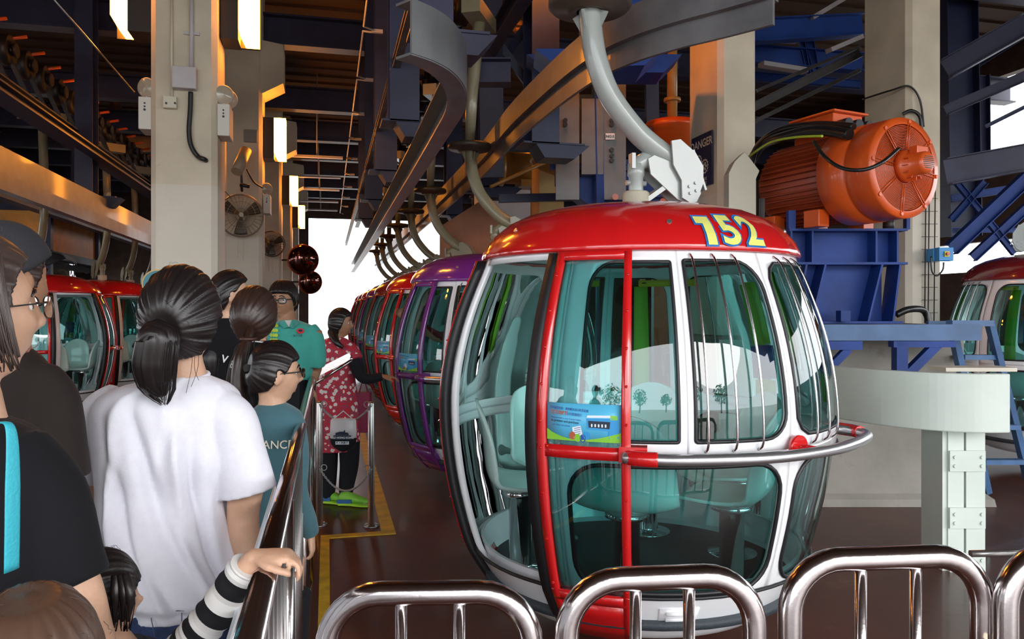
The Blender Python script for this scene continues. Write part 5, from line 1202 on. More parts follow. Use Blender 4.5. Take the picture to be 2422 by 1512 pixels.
def lock(mb, pts, radii, n=30, strands=0, seed=1, flat_=1.0):
    c = catmull(pts, 8); m_ = len(c); rs = []
    for i in range(m_):
        u = i / (m_ - 1) * (len(radii) - 1); k = min(int(u), len(radii) - 2); rs.append(radii[k] * (1 - (u - k)) + radii[k + 1] * (u - k))
    b = len(mb.v); mb.tube(c, rs, n, ry=[r * flat_ for r in rs])
    for i in range(m_):
        for k in range(n):
            v = Vector(mb.v[b + i * n + k]); g_ = 1 + .05 * sin(k * 2.4) + .04 * sin(k * 5.1 + 1); mb.v[b + i * n + k] = tuple(c[i] + (v - c[i]) * g_)
    r_ = random.Random(seed)
    for q in range(strands):
        a = r_.uniform(0, 6.28); off = V(cos(a), sin(a) * .6, 0); e = r_.uniform(.75, 1.12); k0 = r_.randint(0, m_ // 3)
        mb.tube([c[i] + (RT * off.x + FW * off.y) * rs[i] * (1 + .10 * e * (i / m_)) + UP * -.02 * (i / m_) * e for i in range(k0, m_, 3)], .0009, 4)
def flyaway(mb, M, s, n, seed, thick=.02):
    r_ = random.Random(seed)
    for k in range(n // 3):
        d = V(r_.uniform(-1, 1), r_.uniform(-.4, 1), r_.uniform(.1, 1)).normalized(); t = V(r_.uniform(-1, 1), r_.uniform(-.2, 1), r_.uniform(-.6, .3)) * .35; pts = []
        for j in range(6):
            dd = (d + t * j / 5).normalized(); pts.append(M @ hairpos(dd, s, thick + .006 * sin(j / 5 * pi) * r_.random() + .002 + .004 * j / 5 * r_.random()))
        mb.tube(pts, .0004, 3)
def hand(mb, w, dr, pn, s=1, curl=.35, side=1, spread=.1):
    """w wrist, dr direction of the fingers, pn palm normal (fingers curl toward it)"""
    dr = Vector(dr).normalized(); pn = Vector(pn); pn = (pn - dr * pn.dot(dr)).normalized(); sd = dr.cross(pn) * side
    rings = []
    for t, hw, th in ((-.01, .025, .021), (.015, .030, .019), (.045, .039, .016), (.075, .041, .013), (.088, .038, .011)):
        c = w + dr * t * s; rings.append([c + sd * hw * s * cos(a) + pn * th * s * sin(a) for a in [2 * pi * k / 16 for k in range(16)]])
    mb.loft(rings)
    for k, (o, L, r) in enumerate(((.030, .070, .0088), (.0105, .078, .0092), (-.0095, .073, .0088), (-.028, .057, .0078))):
        p = w + (dr * .078 + sd * o) * s; f0 = (dr + sd * (o / .03) * spread).normalized(); pts = [p - f0 * .01 * s, p]; ang = 0; c = curl * (1 + .12 * k)
        for f, cc in ((.45, .8), (.32, 1.2), (.25, 1.0)):
            ang += c * cc; p = p + (f0 * cos(ang) + pn * sin(ang)) * L * f * s; pts.append(p)
        cs = catmull(pts, 4); n = len(cs); mb.tube(cs, [r * s * (1 - .25 * i / n + .06 * sin(i * 1.5)) for i in range(n)], 10); mb.sphere(cs[-1], r * s * .76, 10, 6)
    p = w + (dr * .02 + sd * .028 + pn * .004) * s; d = (dr * .75 + sd * .62 + pn * .25).normalized(); d2 = (dr * .95 + sd * .15 + pn * .35).normalized()
    cs = catmull([p, p + d * .034 * s, p + d * .034 * s + d2 * .03 * s, p + d * .034 * s + d2 * .054 * s], 4); n = len(cs)
    mb.tube(cs, [s * (.0125 - .004 * i / n) for i in range(n)], 10); mb.sphere(cs[-1], .0082 * s, 10, 6)
def limb(mb, pts, radii, n=18, sub=5, flat_=1):
    c = catmull(pts, sub); m_ = len(c); rs = []
    for i in range(m_):
        u = i / (m_ - 1) * (len(radii) - 1); k = min(int(u), len(radii) - 2); rs.append(radii[k] * (1 - (u - k)) + radii[k + 1] * (u - k))
    mb.tube(c, rs, n, ry=[r * flat_ for r in rs])
def rows_at(tab, d, n=48, step=None, grow=0.0, fold=None, sq=2.35, amp=1.0):
    """tab rows: (py, cx, hw_px, hy_m, dy_m)"""
    tab = [tuple(r) + ((0,) if len(r) == 4 else ()) for r in tab]; s = d / FPX; y0, y1 = tab[0][0], tab[-1][0]; step = step or max(2, .012 / s); N = int((y1 - y0) / step) + 1; out = []
    for i in range(N + 1):
        py = y0 + (y1 - y0) * i / N
        def it(k):
            for a in range(len(tab) - 1):
                if py <= tab[a + 1][0] + 1e-6:
                    t = (py - tab[a][0]) / (tab[a + 1][0] - tab[a][0]); p0 = tab[max(a - 1, 0)][k]; p1 = tab[a][k]; p2 = tab[a + 1][k]; p3 = tab[min(a + 2, len(tab) - 1)][k]
                    c = .5 * ((2 * p1) + (p2 - p0) * t + (2 * p0 - 5 * p1 + 4 * p2 - p3) * t * t + (3 * p1 - p0 - 3 * p2 + p3) * t ** 3)
                    return min(max(c, min(p1, p2) - abs(p1 - p2) * .1), max(p1, p2) + abs(p1 - p2) * .1)
            return tab[-1][k]
        c = P(it(1), py, d); vv, rr = vaxes(c); cph = vv.dot(FW); c = c + vv * it(4); hw = it(2) * s * cph + grow; hy = it(3) + grow; r = []
        for k in range(n):
            a = 2 * pi * k / n; ca, sa = cos(a), sin(a); e = 2 / sq
            x = hw * abs(ca) ** e * (1 if ca > 0 else -1); y = hy * abs(sa) ** e * (1 if sa > 0 else -1)
            f = fold(a, py) * amp if fold else 0
            r.append(c + rr * (x + ca * f) + vv * (y + sa * f))
        out.append(r)
    return out
def genfold(seed, amp=.006, nf=9, tilt=.6):
    r_ = random.Random(seed); L = [(r_.uniform(0, 6.28), r_.uniform(-tilt, tilt), r_.uniform(.07, .16), r_.uniform(.4, 1) * amp * (1 if r_.random() > .4 else -1), r_.uniform(0, 1), r_.uniform(.25, .6)) for _ in range(nf)]
    def f(a, py, y0=0, H=400):
        return 0
    def mk(y0, y1):
        def g(a, py):
            u = (py - y0) / (y1 - y0); s = 0
            for a0, sl_, w, am, uc, uw in L:
                da = (a - a0 - sl_ * (u - uc) + pi) % (2 * pi) - pi; s += am * exp(-(da / w) ** 2) * exp(-((u - uc) / uw) ** 2)
            return s
        return g
    return mk
def person(label, d, base, torso, headc, fa, hs=1.0, skin=None, arms=(), legs=(), neck=None, shrink=.012, fem=True, voxel=.008, tilt=0, roll=0, face=True, name='person'):
    """builds root + one continuous body mesh; returns root, head matrix"""
    t = thing(name, label, 'person', G(base, d)); s = d / FPX; mb = MB()
    HM = headM(P(*headc, d) if len(headc) == 2 else P(headc[0], headc[1], d) + FW * headc[2], fa, tilt, roll)
    add_head(mb, HM, hs, fem)
    nb = HM @ (V(0, .022, -.07) * hs); nk = neck if neck is not None else None
    tr = rows_at(torso, d, 32, None, -shrink); c0 = sum(tr[0], V(0, 0, 0)) / len(tr[0]); c1 = c0 - UP * .05
    r0 = .052 if not fem else .046
    limb(mb, [nb + UP * .02, (nb + c0) / 2, c1], [r0 * hs, r0 * hs, r0 * hs * 1.35])
    mb.loft(tr)
    for arm in arms:
        pts = arm['pts']; limb(mb, pts, arm['r']); 
        if arm.get('hand'): 
            h = arm['hand']; hand(mb, pts[-1], h[0], h[1], h[2] if len(h) > 2 else 1, h[3] if len(h) > 3 else .35, h[4] if len(h) > 4 else 1)
    for L in legs: limb(mb, L, [.075 * hs, .06 * hs, .045 * hs, .035 * hs])
    o = obj('body', mb, skin or M_skin, t, remesh=voxel, smooth=2)
    if face:
        mb = MB(); mk = MB(); lp = MB(); bw = MB()
        for sx in (-1, 1):
            c = V(sx * .031, -.0635, .006) * hs; mb.sphere(HM @ c, .0118 * hs, 14, 10); mk.sphere(HM @ (c + V(0, -.0075, 0) * hs), .0062 * hs, 12, 8)
            bw.tube([HM @ (headpos(V(sx * x_, -1, z_).normalized(), hs, .001, fem)) for x_, z_ in ((.16, .27), (.33, .33), (.52, .31), (.66, .24))], [.0025 * hs, .0035 * hs, .003 * hs, .0012 * hs], 6)
        obj('eye', mb, M_eyew, t); obj('iris', mk, M_eyeb, t); obj('eyebrow', bw, M_hair, t)
        lp.tube([HM @ headpos(V(x_, -1, z_ - .655).normalized(), hs, .0005, fem) for x_, z_ in ((-.26, .01), (-.12, .03), (0, .02), (.12, .03), (.26, .01))], [.0006, .0018 * hs, .002 * hs, .0018 * hs, .0006], 8)
        lp.tube([HM @ headpos(V(x_, -1, z_ - .74).normalized(), hs, .0005, fem) for x_, z_ in ((-.24, .05), (-.1, .0), (0, -.01), (.1, .0), (.24, .05))], [.0006, .002 * hs, .0026 * hs, .002 * hs, .0006], 8)
        obj('lips', lp, M_lip, t)
    return t, HM
M_eyew = mat('eye_white', (.65, .62, .60), .2); M_eyeb = mat('dark_iris', (.02, .012, .008), .1); M_lip = mat('lips', (.42, .16, .13), .4)
def glasses(t, HM, s=1, r=.0025, shape=(.024, .017), m=None, lens=True):
    mb = MB(); gl = MB(); y = -.101
    for sx in (-1, 1):
        pts = [HM @ (V(sx * .033 + shape[0] * abs(cos(a)) ** .7 * (1 if cos(a) > 0 else -1), y + .35 * abs(sx * .033 + shape[0] * cos(a)) ** 1.9 * 3, .004 + shape[1] * abs(sin(a)) ** .7 * (1 if sin(a) > 0 else -1)) * s) for a in [2 * pi * k / 28 for k in range(28)]]
        mb.tube(pts, r * s, 6, closed=True); c = sum(pts, V(0, 0, 0)) / 28; gl.add(pts + [c], [(k, (k + 1) % 28, 28) for k in range(28)])
        mb.tube([HM @ (V(sx * (.033 + shape[0]), y + .012, .012) * s), HM @ (V(sx * .078, -.07, .012) * s), HM @ (V(sx * .080, .0, .008) * s), HM @ (V(sx * .079, .022, -.012) * s)], r * .9 * s, 6)
    mb.tube([HM @ (V(-.010, y, .006) * s), HM @ (V(0, y - .003, .009) * s), HM @ (V(.010, y, .006) * s)], r * s, 6)
    g = obj('glasses', mb, m or M_blackg, t)
    if lens: obj('lens', gl, M_clear, g, recalc=False)
def slv_of(pts, radii, frac, extra=.012):
    c = catmull(pts, 6); n = len(c); k = max(3, int(n * frac)); rs = []
    for i in range(k):
        u = i / (n - 1) * (len(radii) - 1); j = min(int(u), len(radii) - 2); rs.append(radii[j] * (1 - (u - j)) + radii[j + 1] * (u - j) + extra)
    return (c[:k], rs)
def shirt(t, name, torso, d, m, sleeves=(), grow=.004, voxel=.009, seed=1, amp=.006, nf=9, fold=None, smooth=2, n=64, extra=None):
    y0, y1 = torso[0][0], torso[-1][0]; mb = MB(); f = fold or genfold(seed, amp, nf)(y0, y1)
    mb.loft(rows_at(torso, d, n, None, grow, f))
    for pts, rr in sleeves: limb(mb, pts, rr, 24, sub=1 if len(pts) > 8 else 5)
    if extra: extra(mb)
    return obj(name, mb, m, t, remesh=voxel, smooth=smooth)
def T(px, py, d, dy=0): return P(px, py, d + dy)
def shoe(mb, c, dr, L=.24, h=.07, w=.042):
    dr = Vector(dr).normalized(); sd = dr.cross(UP); rings = []
    for t_, ww, hh in ((-.42, .6, .75), (-.38, .8, 1.0), (-.2, .85, 1.15), (.0, .85, .95), (.2, 1.0, .7), (.38, .9, .5), (.48, .6, .35), (.5, .3, .2)):
        p = c + dr * t_ * L; rings.append([p + sd * w * ww * cos(a) + UP * (h * hh * (.5 + .5 * sin(a))) for a in [2 * pi * k / 16 for k in range(16)]])
    mb.loft(rings)

# ---------- woman in the white T-shirt (nearest, seen from behind)
d = 2.0; s = d / FPX
tor = [(888, 442, 46, .05, .0), (897, 432, 78, .065, 0), (910, 418, 122, .085, 0), (930, 406, 158, .105, 0), (960, 400, 176, .12, 0), (1010, 396, 172, .125, 0), (1080, 390, 160, .125, -.01), (1150, 386, 152, .12, 0), (1230, 390, 156, .12, .0), (1300, 402, 150, .125, -.01), (1350, 418, 148, .13, -.02), (1385, 428, 150, .135, -.03), (1410, 430, 138, .13, -.02), (1428, 430, 126, .125, -.02)]
rT = [T(550, 985, d), T(572, 1050, d, .0), T(584, 1120, d), T(575, 1230, d, .02), T(595, 1330, d, -.02), T(615, 1400, d, .12)]
lT = [T(240, 965, d), T(222, 1050, d, .05), T(218, 1110, d, .08), T(232, 1210, d, .12), T(262, 1300, d, .22)]
tw, HM = person('woman with black ponytail in a plain white T-shirt and blue jeans, seen from behind', d, 425, tor, (432, 762), 157, 1.06,
    arms=[dict(pts=rT, r=[.05, .05, .048, .042, .036, .028], hand=(RT * .2 + FW * .9 - UP * .3, -UP, .95, .3)), dict(pts=lT, r=[.05, .048, .046, .040, .030], hand=(FW - UP * .3, -UP, .95))],
    legs=[[T(375, 1440, d), T(372, 1700, d), T(368, 1950, d, .02), T(366, 2150, d)], [T(480, 1440, d), T(484, 1700, d), T(486, 1950, d, .02), T(488, 2150, d)]], voxel=.008, tilt=-6, shrink=.032)
def wfold(a, py):
    # back = a ~ -90 deg (toward camera)
    x = ((a + pi) % (2 * pi) - pi) + pi / 2; u = (py - 900) / 530; s_ = 0
    for x0, sl_, w, am, uc, uw in ((-.15, .95, .13, -.016, .42, .30), (.42, .75, .12, -.014, .45, .25), (.08, .5, .09, .010, .32, .25), (-.55, .8, .13, -.012, .55, .28), (.75, -.25, .12, .010, .30, .2), (-.75, -.3, .12, .010, .4, .35), (.2, 1.1, .10, .011, .72, .2), (.62, .9, .10, -.011, .78, .16), (-.35, .7, .10, .009, .75, .2), (.0, -.2, .07, -.006, .2, .2), (1.05, -.9, .12, .010, .8, .16), (-.95, .5, .10, -.008, .85, .12), (1.2, .2, .13, -.012, .45, .22), (-.1, 1.5, .08, -.008, .9, .10)):
        s_ += 2.2 * am * exp(-((x - x0 - sl_ * (u - uc)) / (w * .75)) ** 2) * exp(-((u - uc) / uw) ** 2)
    s_ += .010 * sin(x * 3 + 1.2) * sstep(.86, .95, u) * (1 - sstep(.97, 1, u)) - .006 * exp(-((u - .955) / .02) ** 2)
    return s_
M_tee = mat('white_cotton', (.70, .69, .76), .85, var=.02, vs_=60, bump=.10, bs=230, spec=.15, sheen=.1)
def slv(mb):
    pass
shirt(tw, 't_shirt', tor, d, M_tee, sleeves=[([T(515, 968, d), T(548, 1000, d), T(563, 1060, d), T(578, 1120, d), T(588, 1166, d)], [.06, .066, .067, .070, .074]), ([T(290, 955, d), T(248, 985, d), T(228, 1050, d, .02), T(220, 1095, d, .04), T(214, 1130, d, .05)], [.06, .066, .056, .052, .052])], grow=.006, voxel=.0058, fold=wfold, smooth=1, n=128)
mb = MB(); mb.tube([T(442, 889, d) + RT * .052 * cos(a) + FW * .055 * sin(a) + UP * (.008 * sin(a)) for a in [2 * pi * k / 32 for k in range(32)]], .006, 8, closed=True); obj('collar_rib', mb, M_tee, tw)
M_jean = mat('blue_denim', (.018, .035, .10), .85, var=.25, vs_=30, bump=.3, bs=200)
pt = [(1395, 428, 118, .115, -.01), (1430, 428, 132, .125, -.02), (1500, 430, 150, .13, -.03), (1600, 430, 155, .13, -.02), (1680, 430, 150, .12, 0)]
def lg(a, b): return lambda mb: (limb(mb, a, [.10, .088, .07, .06]), limb(mb, b, [.10, .088, .07, .06]))
shirt(tw, 'jeans', pt, d, M_jean, voxel=.012, seed=4, amp=.003, extra=lg([T(365, 1620, d), T(368, 1780, d), T(368, 1950, d, .02), T(366, 2170, d)], [T(490, 1620, d), T(488, 1780, d), T(486, 1950, d, .02), T(488, 2170, d)]))
M_stitch = mat('denim_stitch', (.10, .12, .20), .8)
mb = MB()
for x0 in (355, 497): mb.tube([T(x0, 1450, d, -.155), T(x0 + 5, 1475, d, -.165), T(x0 + 12, 1512, d, -.165)], .0012, 4)
mb.tube([T(430, 1450, d, -.152), T(430, 1560, d, -.165)], .0012, 4); mb.tube([T(x, 1445 - (x - 430) * .03, d, -.155 + .000012 * (x - 430) ** 2) for x in range(330, 540, 15)], .0012, 4); obj('seam_stitching', mb, M_stitch, tw)
mb = MB(); add_hair(mb, HM, 1.06, FEM, .026, tie=(.0, 1, -.05), groove=.0013, dirs=D3); flyaway(mb, HM, 1.06, 110, 5, .026)
tie = HM @ (V(.02, .125, -.02) * 1.06)
lock(mb, [tie + FW * .03, tie - FW * .03 - UP * .02, T(372, 800, d, -.17), T(366, 860, d, -.165), T(372, 905, d, -.155), T(388, 938, d, -.15)], [.020, .030, .048, .050, .040, .006], 48, 40, 3, .75)
for x0, y1, x1 in ((455, 930, 440), (470, 915, 452), (462, 900, 470)): mb.tube(catmull([T(x0, 820, d, -.04), T(x0 - 2, 870, d, -.07), T(x1, y1, d, -.09)], 5), .0006, 4)
obj('hair', mb, M_hair, tw); mb = MB(); mb.tube([tie - FW * .008 + RT * .022 * cos(a) + UP * .022 * sin(a) for a in [2 * pi * k / 20 for k in range(20)]], .006, 8, closed=True); obj('hair_tie', mb, M_black, tw)

def lgs(a, b): return lambda mb: (limb(mb, a, [.06, .055, .05, .04]), limb(mb, b, [.06, .055, .05, .04]))
# ---------- man with the cap at the left
d = 1.72; s = d / FPX
tor = [(822, 8, 60, .055, 0), (842, 4, 92, .075, 0), (868, -2, 120, .10, 0), (920, -8, 150, .12, 0), (1000, -10, 165, .12, 0), (1200, -10, 165, .12, 0), (1500, -10, 160, .12, 0)]
t, HM = person('man in a dark grey cap and brown T-shirt at the left edge, facing away', d, 0, tor, (14, 668), 128, .98, skin=M_skin2, fem=False, legs=[[T(-50, 1450, d), T(-50, 1800, d), T(-50, 2100, d), T(-50, 2420, d)], [T(60, 1450, d), T(60, 1800, d), T(60, 2100, d), T(60, 2420, d)]])
M_tb = cloth('dark_brown_cotton', (.020, .014, .013)); M_trk = cloth('black_trousers', (.012, .012, .016))
shirt(t, 't_shirt', tor, d, M_tb, sleeves=[([T(80, 890, d), T(120, 950, d), T(135, 1060, d), T(140, 1130, d)], [.05, .06, .062, .066])], seed=8)
mb = MB(); add_hair(mb, HM, .98, MALE, .008); obj('hair', mb, M_hairb, t)
mb = MB(); CAPL = [(-1, .50), (-.5, .42), (0, .22), (.5, .02), (1, -.05)]
add_hair(mb, HM, .98, CAPL, .024, groove=.0, dirs=D2)
mb.grid(lambda u, v: HM @ V((v - .5) * .13 * (1 - .3 * u * u), -.100 - u * .045 - .02 * sin(v * pi), .058 - .012 * u + .02 * sin(v * pi)), 8, 12); cap = obj('cap', mb, mat('charcoal_cap', (.022, .022, .027), .9, bump=.2, bs=150), t, solid=.003)
mb = MB(); lock(mb, [HM @ V(-.05, .10, .03), HM @ V(-.075, .03, .085), HM @ V(-.03, -.05, .115)], [.018, .025, .02], 16); 
shirt(t, 'trousers', [(1450, -10, 160, .12, 0), (1560, -10, 165, .12, 0), (1640, -10, 160, .11, 0)], d, M_trk, voxel=.015, extra=lg([T(-60, 1600, d), T(-60, 1800, d), T(-60, 2100, d), T(-60, 2440, d)], [T(60, 1600, d), T(60, 1800, d), T(60, 2100, d), T(60, 2440, d)]))

# ---------- foreground woman in black with glasses (left edge)
d = 1.15; s = d / FPX
tor = [(985, -70, 70, .05, 0), (1000, -75, 120, .07, 0), (1025, -80, 175, .09, 0), (1080, -85, 215, .11, 0), (1200, -85, 225, .12, 0), (1400, -80, 225, .12, 0), (1900, -80, 240, .12, 0)]
rA = [T(15, 1085, d), T(95, 1180, d, 0), T(140, 1330, d, -.0), T(178, 1430, d, -.0), T(225, 1600, d, .06), T(262, 1760, d, .2)]
t, HM = person('woman with glasses, brown grey hair and black T-shirt at the left edge', d, -80, tor, (-62, 742), 108, .93, voxel=.006, arms=[dict(pts=rA, r=[.05, .05, .046, .043, .038, .028], hand=(FW * .8 + UP * -.1, -UP, .95))], legs=[[T(-150, 1900, d), T(-150, 2500, d), T(-150, 2900, d), T(-150, 3270, d)], [T(-10, 1900, d), T(-10, 2500, d), T(-10, 2900, d), T(-10, 3270, d)]], tilt=-4)
M_tk = cloth('black_cotton', (.006, .006, .008))
shirt(t, 't_shirt', tor, d, M_tk, sleeves=[slv_of(rA, [.05, .05, .046, .043, .038, .028], .56, .016)], seed=12, amp=.007, voxel=.007, smooth=8)
shirt(t, 'trousers', [(1800, -80, 235, .12, 0), (2000, -80, 240, .12, 0), (2150, -80, 235, .11, 0)], d, M_trk, voxel=.015, extra=lg([T(-160, 2100, d), T(-155, 2500, d), T(-150, 2900, d), T(-150, 3290, d)], [T(0, 2100, d), T(-5, 2500, d), T(-10, 2900, d), T(-10, 3290, d)]))
mb = MB(); add_hair(mb, HM, .93, [(-1, .62), (-.6, .58), (-.42, .4), (-.3, .2), (-.2, -.2), (-.1, -.55), (.2, -.8), (1, -.9)], .02, groove=.0012)
for k, (x0, x1, x2, r0) in enumerate(((-25, 0, 28, .014), (-45, -22, 5, .018), (-75, -55, -30, .022), (-8, 18, 45, .008))): lock(mb, [T(x0, 590, d, -.085), T(x0 + 8, 680, d, -.098), T(x1, 770, d, -.098), T(x2, 845, d, -.085)], [r0 * .7, r0, r0 * .9, .002], 20, 14, k, .5)
flyaway(mb, HM, 1, 50, 9); obj('hair', mb, hairmat('greyish_brown_hair', (.050, .033, .028), .42), t); glasses(t, HM, .93, .0014, (.024, .019))
mb = MB(); pts = [T(0, 1000, d, -.15), T(22, 1006, d, -.155), T(30, 1060, d, -.157), T(30, 1200, d, -.16), T(28, 1350, d, -.155)]
cc = catmull(pts, 6); n_ = len(cc); rr_ = [.006 + .0055 * min(1, max(0, (i / n_ - .15) / .5)) for i in range(n_)]
mb.tube(cc, rr_, 10, ry=[.0016] * n_, up=RT); single('bag_strap', mb, mat('turquoise_strap', (.03, .38, .47), .6, bump=.2, bs=200), 'turquoise strap hanging over the black T-shirt at the left edge', 'strap')

# ---------- woman in black with V E lettering
d = 3.9
tor = [(752, 545, 22, .05, 0), (762, 540, 45, .07, 0), (780, 534, 76, .10, 0), (820, 530, 84, .12, 0), (900, 530, 78, .12, 0), (990, 532, 74, .12, 0), (1060, 535, 80, .13, 0)]
t, HM = person('woman in a black shirt lettered V E with thin glasses, between ponytailed woman and pillar', d, 535, tor, (546, 700), 98, 1.0, legs=[[T(510, 1050, d), T(512, 1200, d), T(512, 1350, d), T(512, 1480, d)], [T(560, 1050, d), T(560, 1200, d), T(560, 1350, d), T(560, 1480, d)]])
shirt(t, 'black_shirt', tor, d, M_tk, sleeves=[([T(465, 795, d), T(450, 850, d), T(448, 900, d), T(452, 960, d)], [.06, .062, .055, .05]), ([T(600, 795, d), T(612, 850, d), T(614, 900, d), T(612, 960, d)], [.06, .062, .055, .05])], seed=21)
shirt(t, 'trousers', [(1040, 535, 76, .12, 0), (1090, 535, 78, .12, 0), (1130, 535, 74, .11, 0)], d, M_trk, voxel=.015, extra=lg([T(510, 1120, d), T(512, 1250, d), T(512, 1350, d), T(512, 1490, d)], [T(560, 1120, d), T(560, 1250, d), T(560, 1350, d), T(560, 1490, d)]))
mb = MB(); add_hair(mb, HM, 1.0, [(-1, .62), (-.6, .55), (-.4, .42), (-.22, .2), (-.1, .12), (.0, .12), (.1, .10), (.2, -.28), (.45, -.62), (1, -.70)], .018, tie=(0, 1, -.5)); lock(mb, [HM @ V(0, .10, -.05), T(505, 790, d, -.08), T(500, 850, d, -.12), T(505, 900, d, -.12)], [.03, .04, .04, .01], 20, 10, 2, .6); flyaway(mb, HM, 1, 20, 4); obj('hair', mb, M_hair, t); glasses(t, HM, 1, .0014, (.023, .016), M_galv)
def ontorso(tor, d, px, py, out=.006):
    s_ = d / FPX; cx = interp([(r[0], r[1]) for r in tor], py); hw = interp([(r[0], r[2]) for r in tor], py); hy = interp([(r[0], r[3]) for r in tor], py); dy = interp([(r[0], r[4] if len(r) > 4 else 0) for r in tor], py)
    u = max(-.97, min(.97, (px - cx) / hw)); c = P(cx, py, d); vv, rr = vaxes(c); return c + vv * dy + rr * u * hw * s_ * vv.dot(FW) - vv * ((hy + out) * (1 - abs(u) ** 2.35) ** (1 / 2.35) + .004)
def surf_text(mb, txt, tor, d, px, py, hpx, rot=0, offset=.0, out=.012, spacing=1.0):
    sc_ = hpx / .72; w0 = 0; vs_, fs = text_mesh(txt, 1.0, offset); ca, sa = cos(radians(rot)), sin(radians(rot))
    mb.add([ontorso(tor, d, px + (v.x * spacing * ca - v.y * sa) * sc_, py - (v.x * spacing * sa + v.y * ca) * sc_, out) for v in vs_], fs, 0)
M_wprint = flat('white_print', (.75, .75, .75), .6)
mb = MB(); surf_text(mb, 'V', tor, d, 531, 846, 17, -15, .02, .035); surf_text(mb, 'E', tor, d, 549, 859, 17, -18, .02, .035); obj('shirt_lettering', mb, M_wprint, t, recalc=False)

# ---------- girl with long brown ponytail in black jacket
d = 3.2
tor = [(805, 604, 26, .05, 0), (816, 606, 44, .07, 0), (832, 612, 58, .09, 0), (870, 620, 56, .11, 0), (950, 618, 56, .11, 0), (1080, 610, 64, .11, 0)]
t, HM = person('girl with a very long brown ponytail in a black jacket, behind the white T-shirt woman', d, 600, tor, (604, 754), 150, .98, legs=[[T(580, 1080, d), T(580, 1300, d), T(580, 1450, d), T(580, 1640, d)], [T(625, 1080, d), T(625, 1300, d), T(625, 1450, d), T(625, 1640, d)]])
shirt(t, 'jacket', tor, d, M_tk, sleeves=[([T(590, 850, d), T(586, 900, d), T(582, 1000, d), T(582, 1080, d, .05)], [.04, .042, .038, .034]), ([T(660, 850, d), T(676, 900, d), T(678, 1000, d), T(670, 1070, d, .05)], [.05, .055, .045, .038])], seed=31)
mb = MB(); mb.tube([ontorso(tor, d, x, 806 + abs(x - 600) * .12, .012) for x in range(570, 640, 6)], .003, 6); obj('collar_piping', mb, M_wprint, t)
shirt(t, 'trousers', [(1060, 600, 70, .11, 0), (1120, 600, 72, .11, 0), (1180, 600, 68, .11, 0)], d, M_trk, voxel=.015, extra=lg([T(578, 1150, d), T(580, 1300, d), T(580, 1450, d), T(580, 1650, d)], [T(625, 1150, d), T(625, 1300, d), T(625, 1450, d), T(625, 1650, d)]))
mb = MB(); add_hair(mb, HM, .98, [(-1, .55), (-.4, .4), (-.2, .1), (-.1, -.35), (.2, -.6), (.45, -.75), (1, -.85)], .026, tie=(0, 1, -.45)); tie = T(588, 802, d, -.13)
lock(mb, [tie + FW * .03 + UP * .03, tie, T(574, 850, d, -.16), T(572, 920, d, -.165), T(586, 975, d, -.16), T(600, 1015, d, -.155)], [.025, .022, .048, .062, .045, .006], 40, 30, 7, .6)
flyaway(mb, HM, .98, 50, 14, .026); obj('hair', mb, M_hairb, t); mb = MB(); mb.tube([tie + RT * .026 * cos(a) + FW * .026 * sin(a) for a in [2 * pi * k / 18 for k in range(18)]], .008, 8, closed=True); obj('hair_tie', mb, hairmat('brown_scrunchie', (.05, .02, .015)), t)

# ---------- girl with BALANCE on her back
d = 2.95; s = d / FPX
tor = [(952, 645, 26, .042, 0), (962, 648, 44, .06, 0), (978, 652, 60, .08, 0), (1005, 655, 64, .095, 0), (1060, 655, 60, .10, 0), (1150, 650, 58, .10, 0), (1250, 646, 60, .105, 0), (1315, 645, 64, .11, 0)]
aR = [T(690, 1000, d), T(698, 1080, d), T(698, 1160, d, .0), T(724, 1230, d, .1), T(735, 1265, d, .14)]
t, HM = person('girl in a teal long sleeved shirt with BALANCE printed across her back, wearing black glasses', d, 650, tor, (652, 886), 104, 1.0, voxel=.0065, arms=[dict(pts=aR, r=[.04, .042, .036, .03, .022], hand=(RT * .1 - UP * .9, -RT, .8, .4))], legs=[[T(625, 1320, d), T(625, 1500, d), T(625, 1680, d), T(625, 1800, d)], [T(675, 1320, d), T(675, 1500, d), T(675, 1680, d), T(675, 1800, d)]])
M_teal = cloth('grey_teal_jersey', (.055, .135, .165))
shirt(t, 'long_sleeve_shirt', tor, d, M_teal, sleeves=[slv_of(aR, [.04, .042, .036, .03, .022], .97, .012), ([T(606, 1000, d), T(598, 1080, d), T(600, 1160, d), T(606, 1240, d, -.05)], [.05, .05, .044, .036])], seed=41, voxel=.006, amp=.007)
shirt(t, 'trousers', [(1290, 645, 58, .10, 0), (1360, 648, 60, .10, 0), (1420, 648, 58, .1, 0)], d, M_trk, voxel=.012, extra=lg([T(622, 1400, d), T(624, 1500, d), T(625, 1680, d), T(625, 1815, d)], [T(676, 1400, d), T(675, 1500, d), T(675, 1680, d), T(675, 1815, d)]))
mb = MB(); surf_text(mb, 'BALANCE', tor, d, 634, 1041, 19, -2, .005, .012, 1.02); obj('shirt_lettering', mb, flat('cream_print', (.72, .66, .52), .6), t, recalc=False)
mb = MB(); mb.tube([T(648, 955, d) + RT * .042 * cos(a) + FW * .045 * sin(a) + UP * .006 * sin(a) for a in [2 * pi * k / 28 for k in range(28)]], .005, 8, closed=True); obj('collar_rib', mb, M_teal, t)
mb = MB(); add_hair(mb, HM, 1.0, [(-1, .42), (-.7, .42), (-.5, .38), (-.3, .12), (-.16, .0), (-.02, .12), (.1, .12), (.2, -.25), (.45, -.5), (1, -.6)], .017, tie=(.0, 1, .3), groove=.0010)
tie = HM @ V(0, .110, .03); lock(mb, [tie, T(594, 890, d, .03), T(594, 930, d, .05), T(602, 965, d, .05)], [.016, .022, .018, .005], 26, 10, 5, .7)
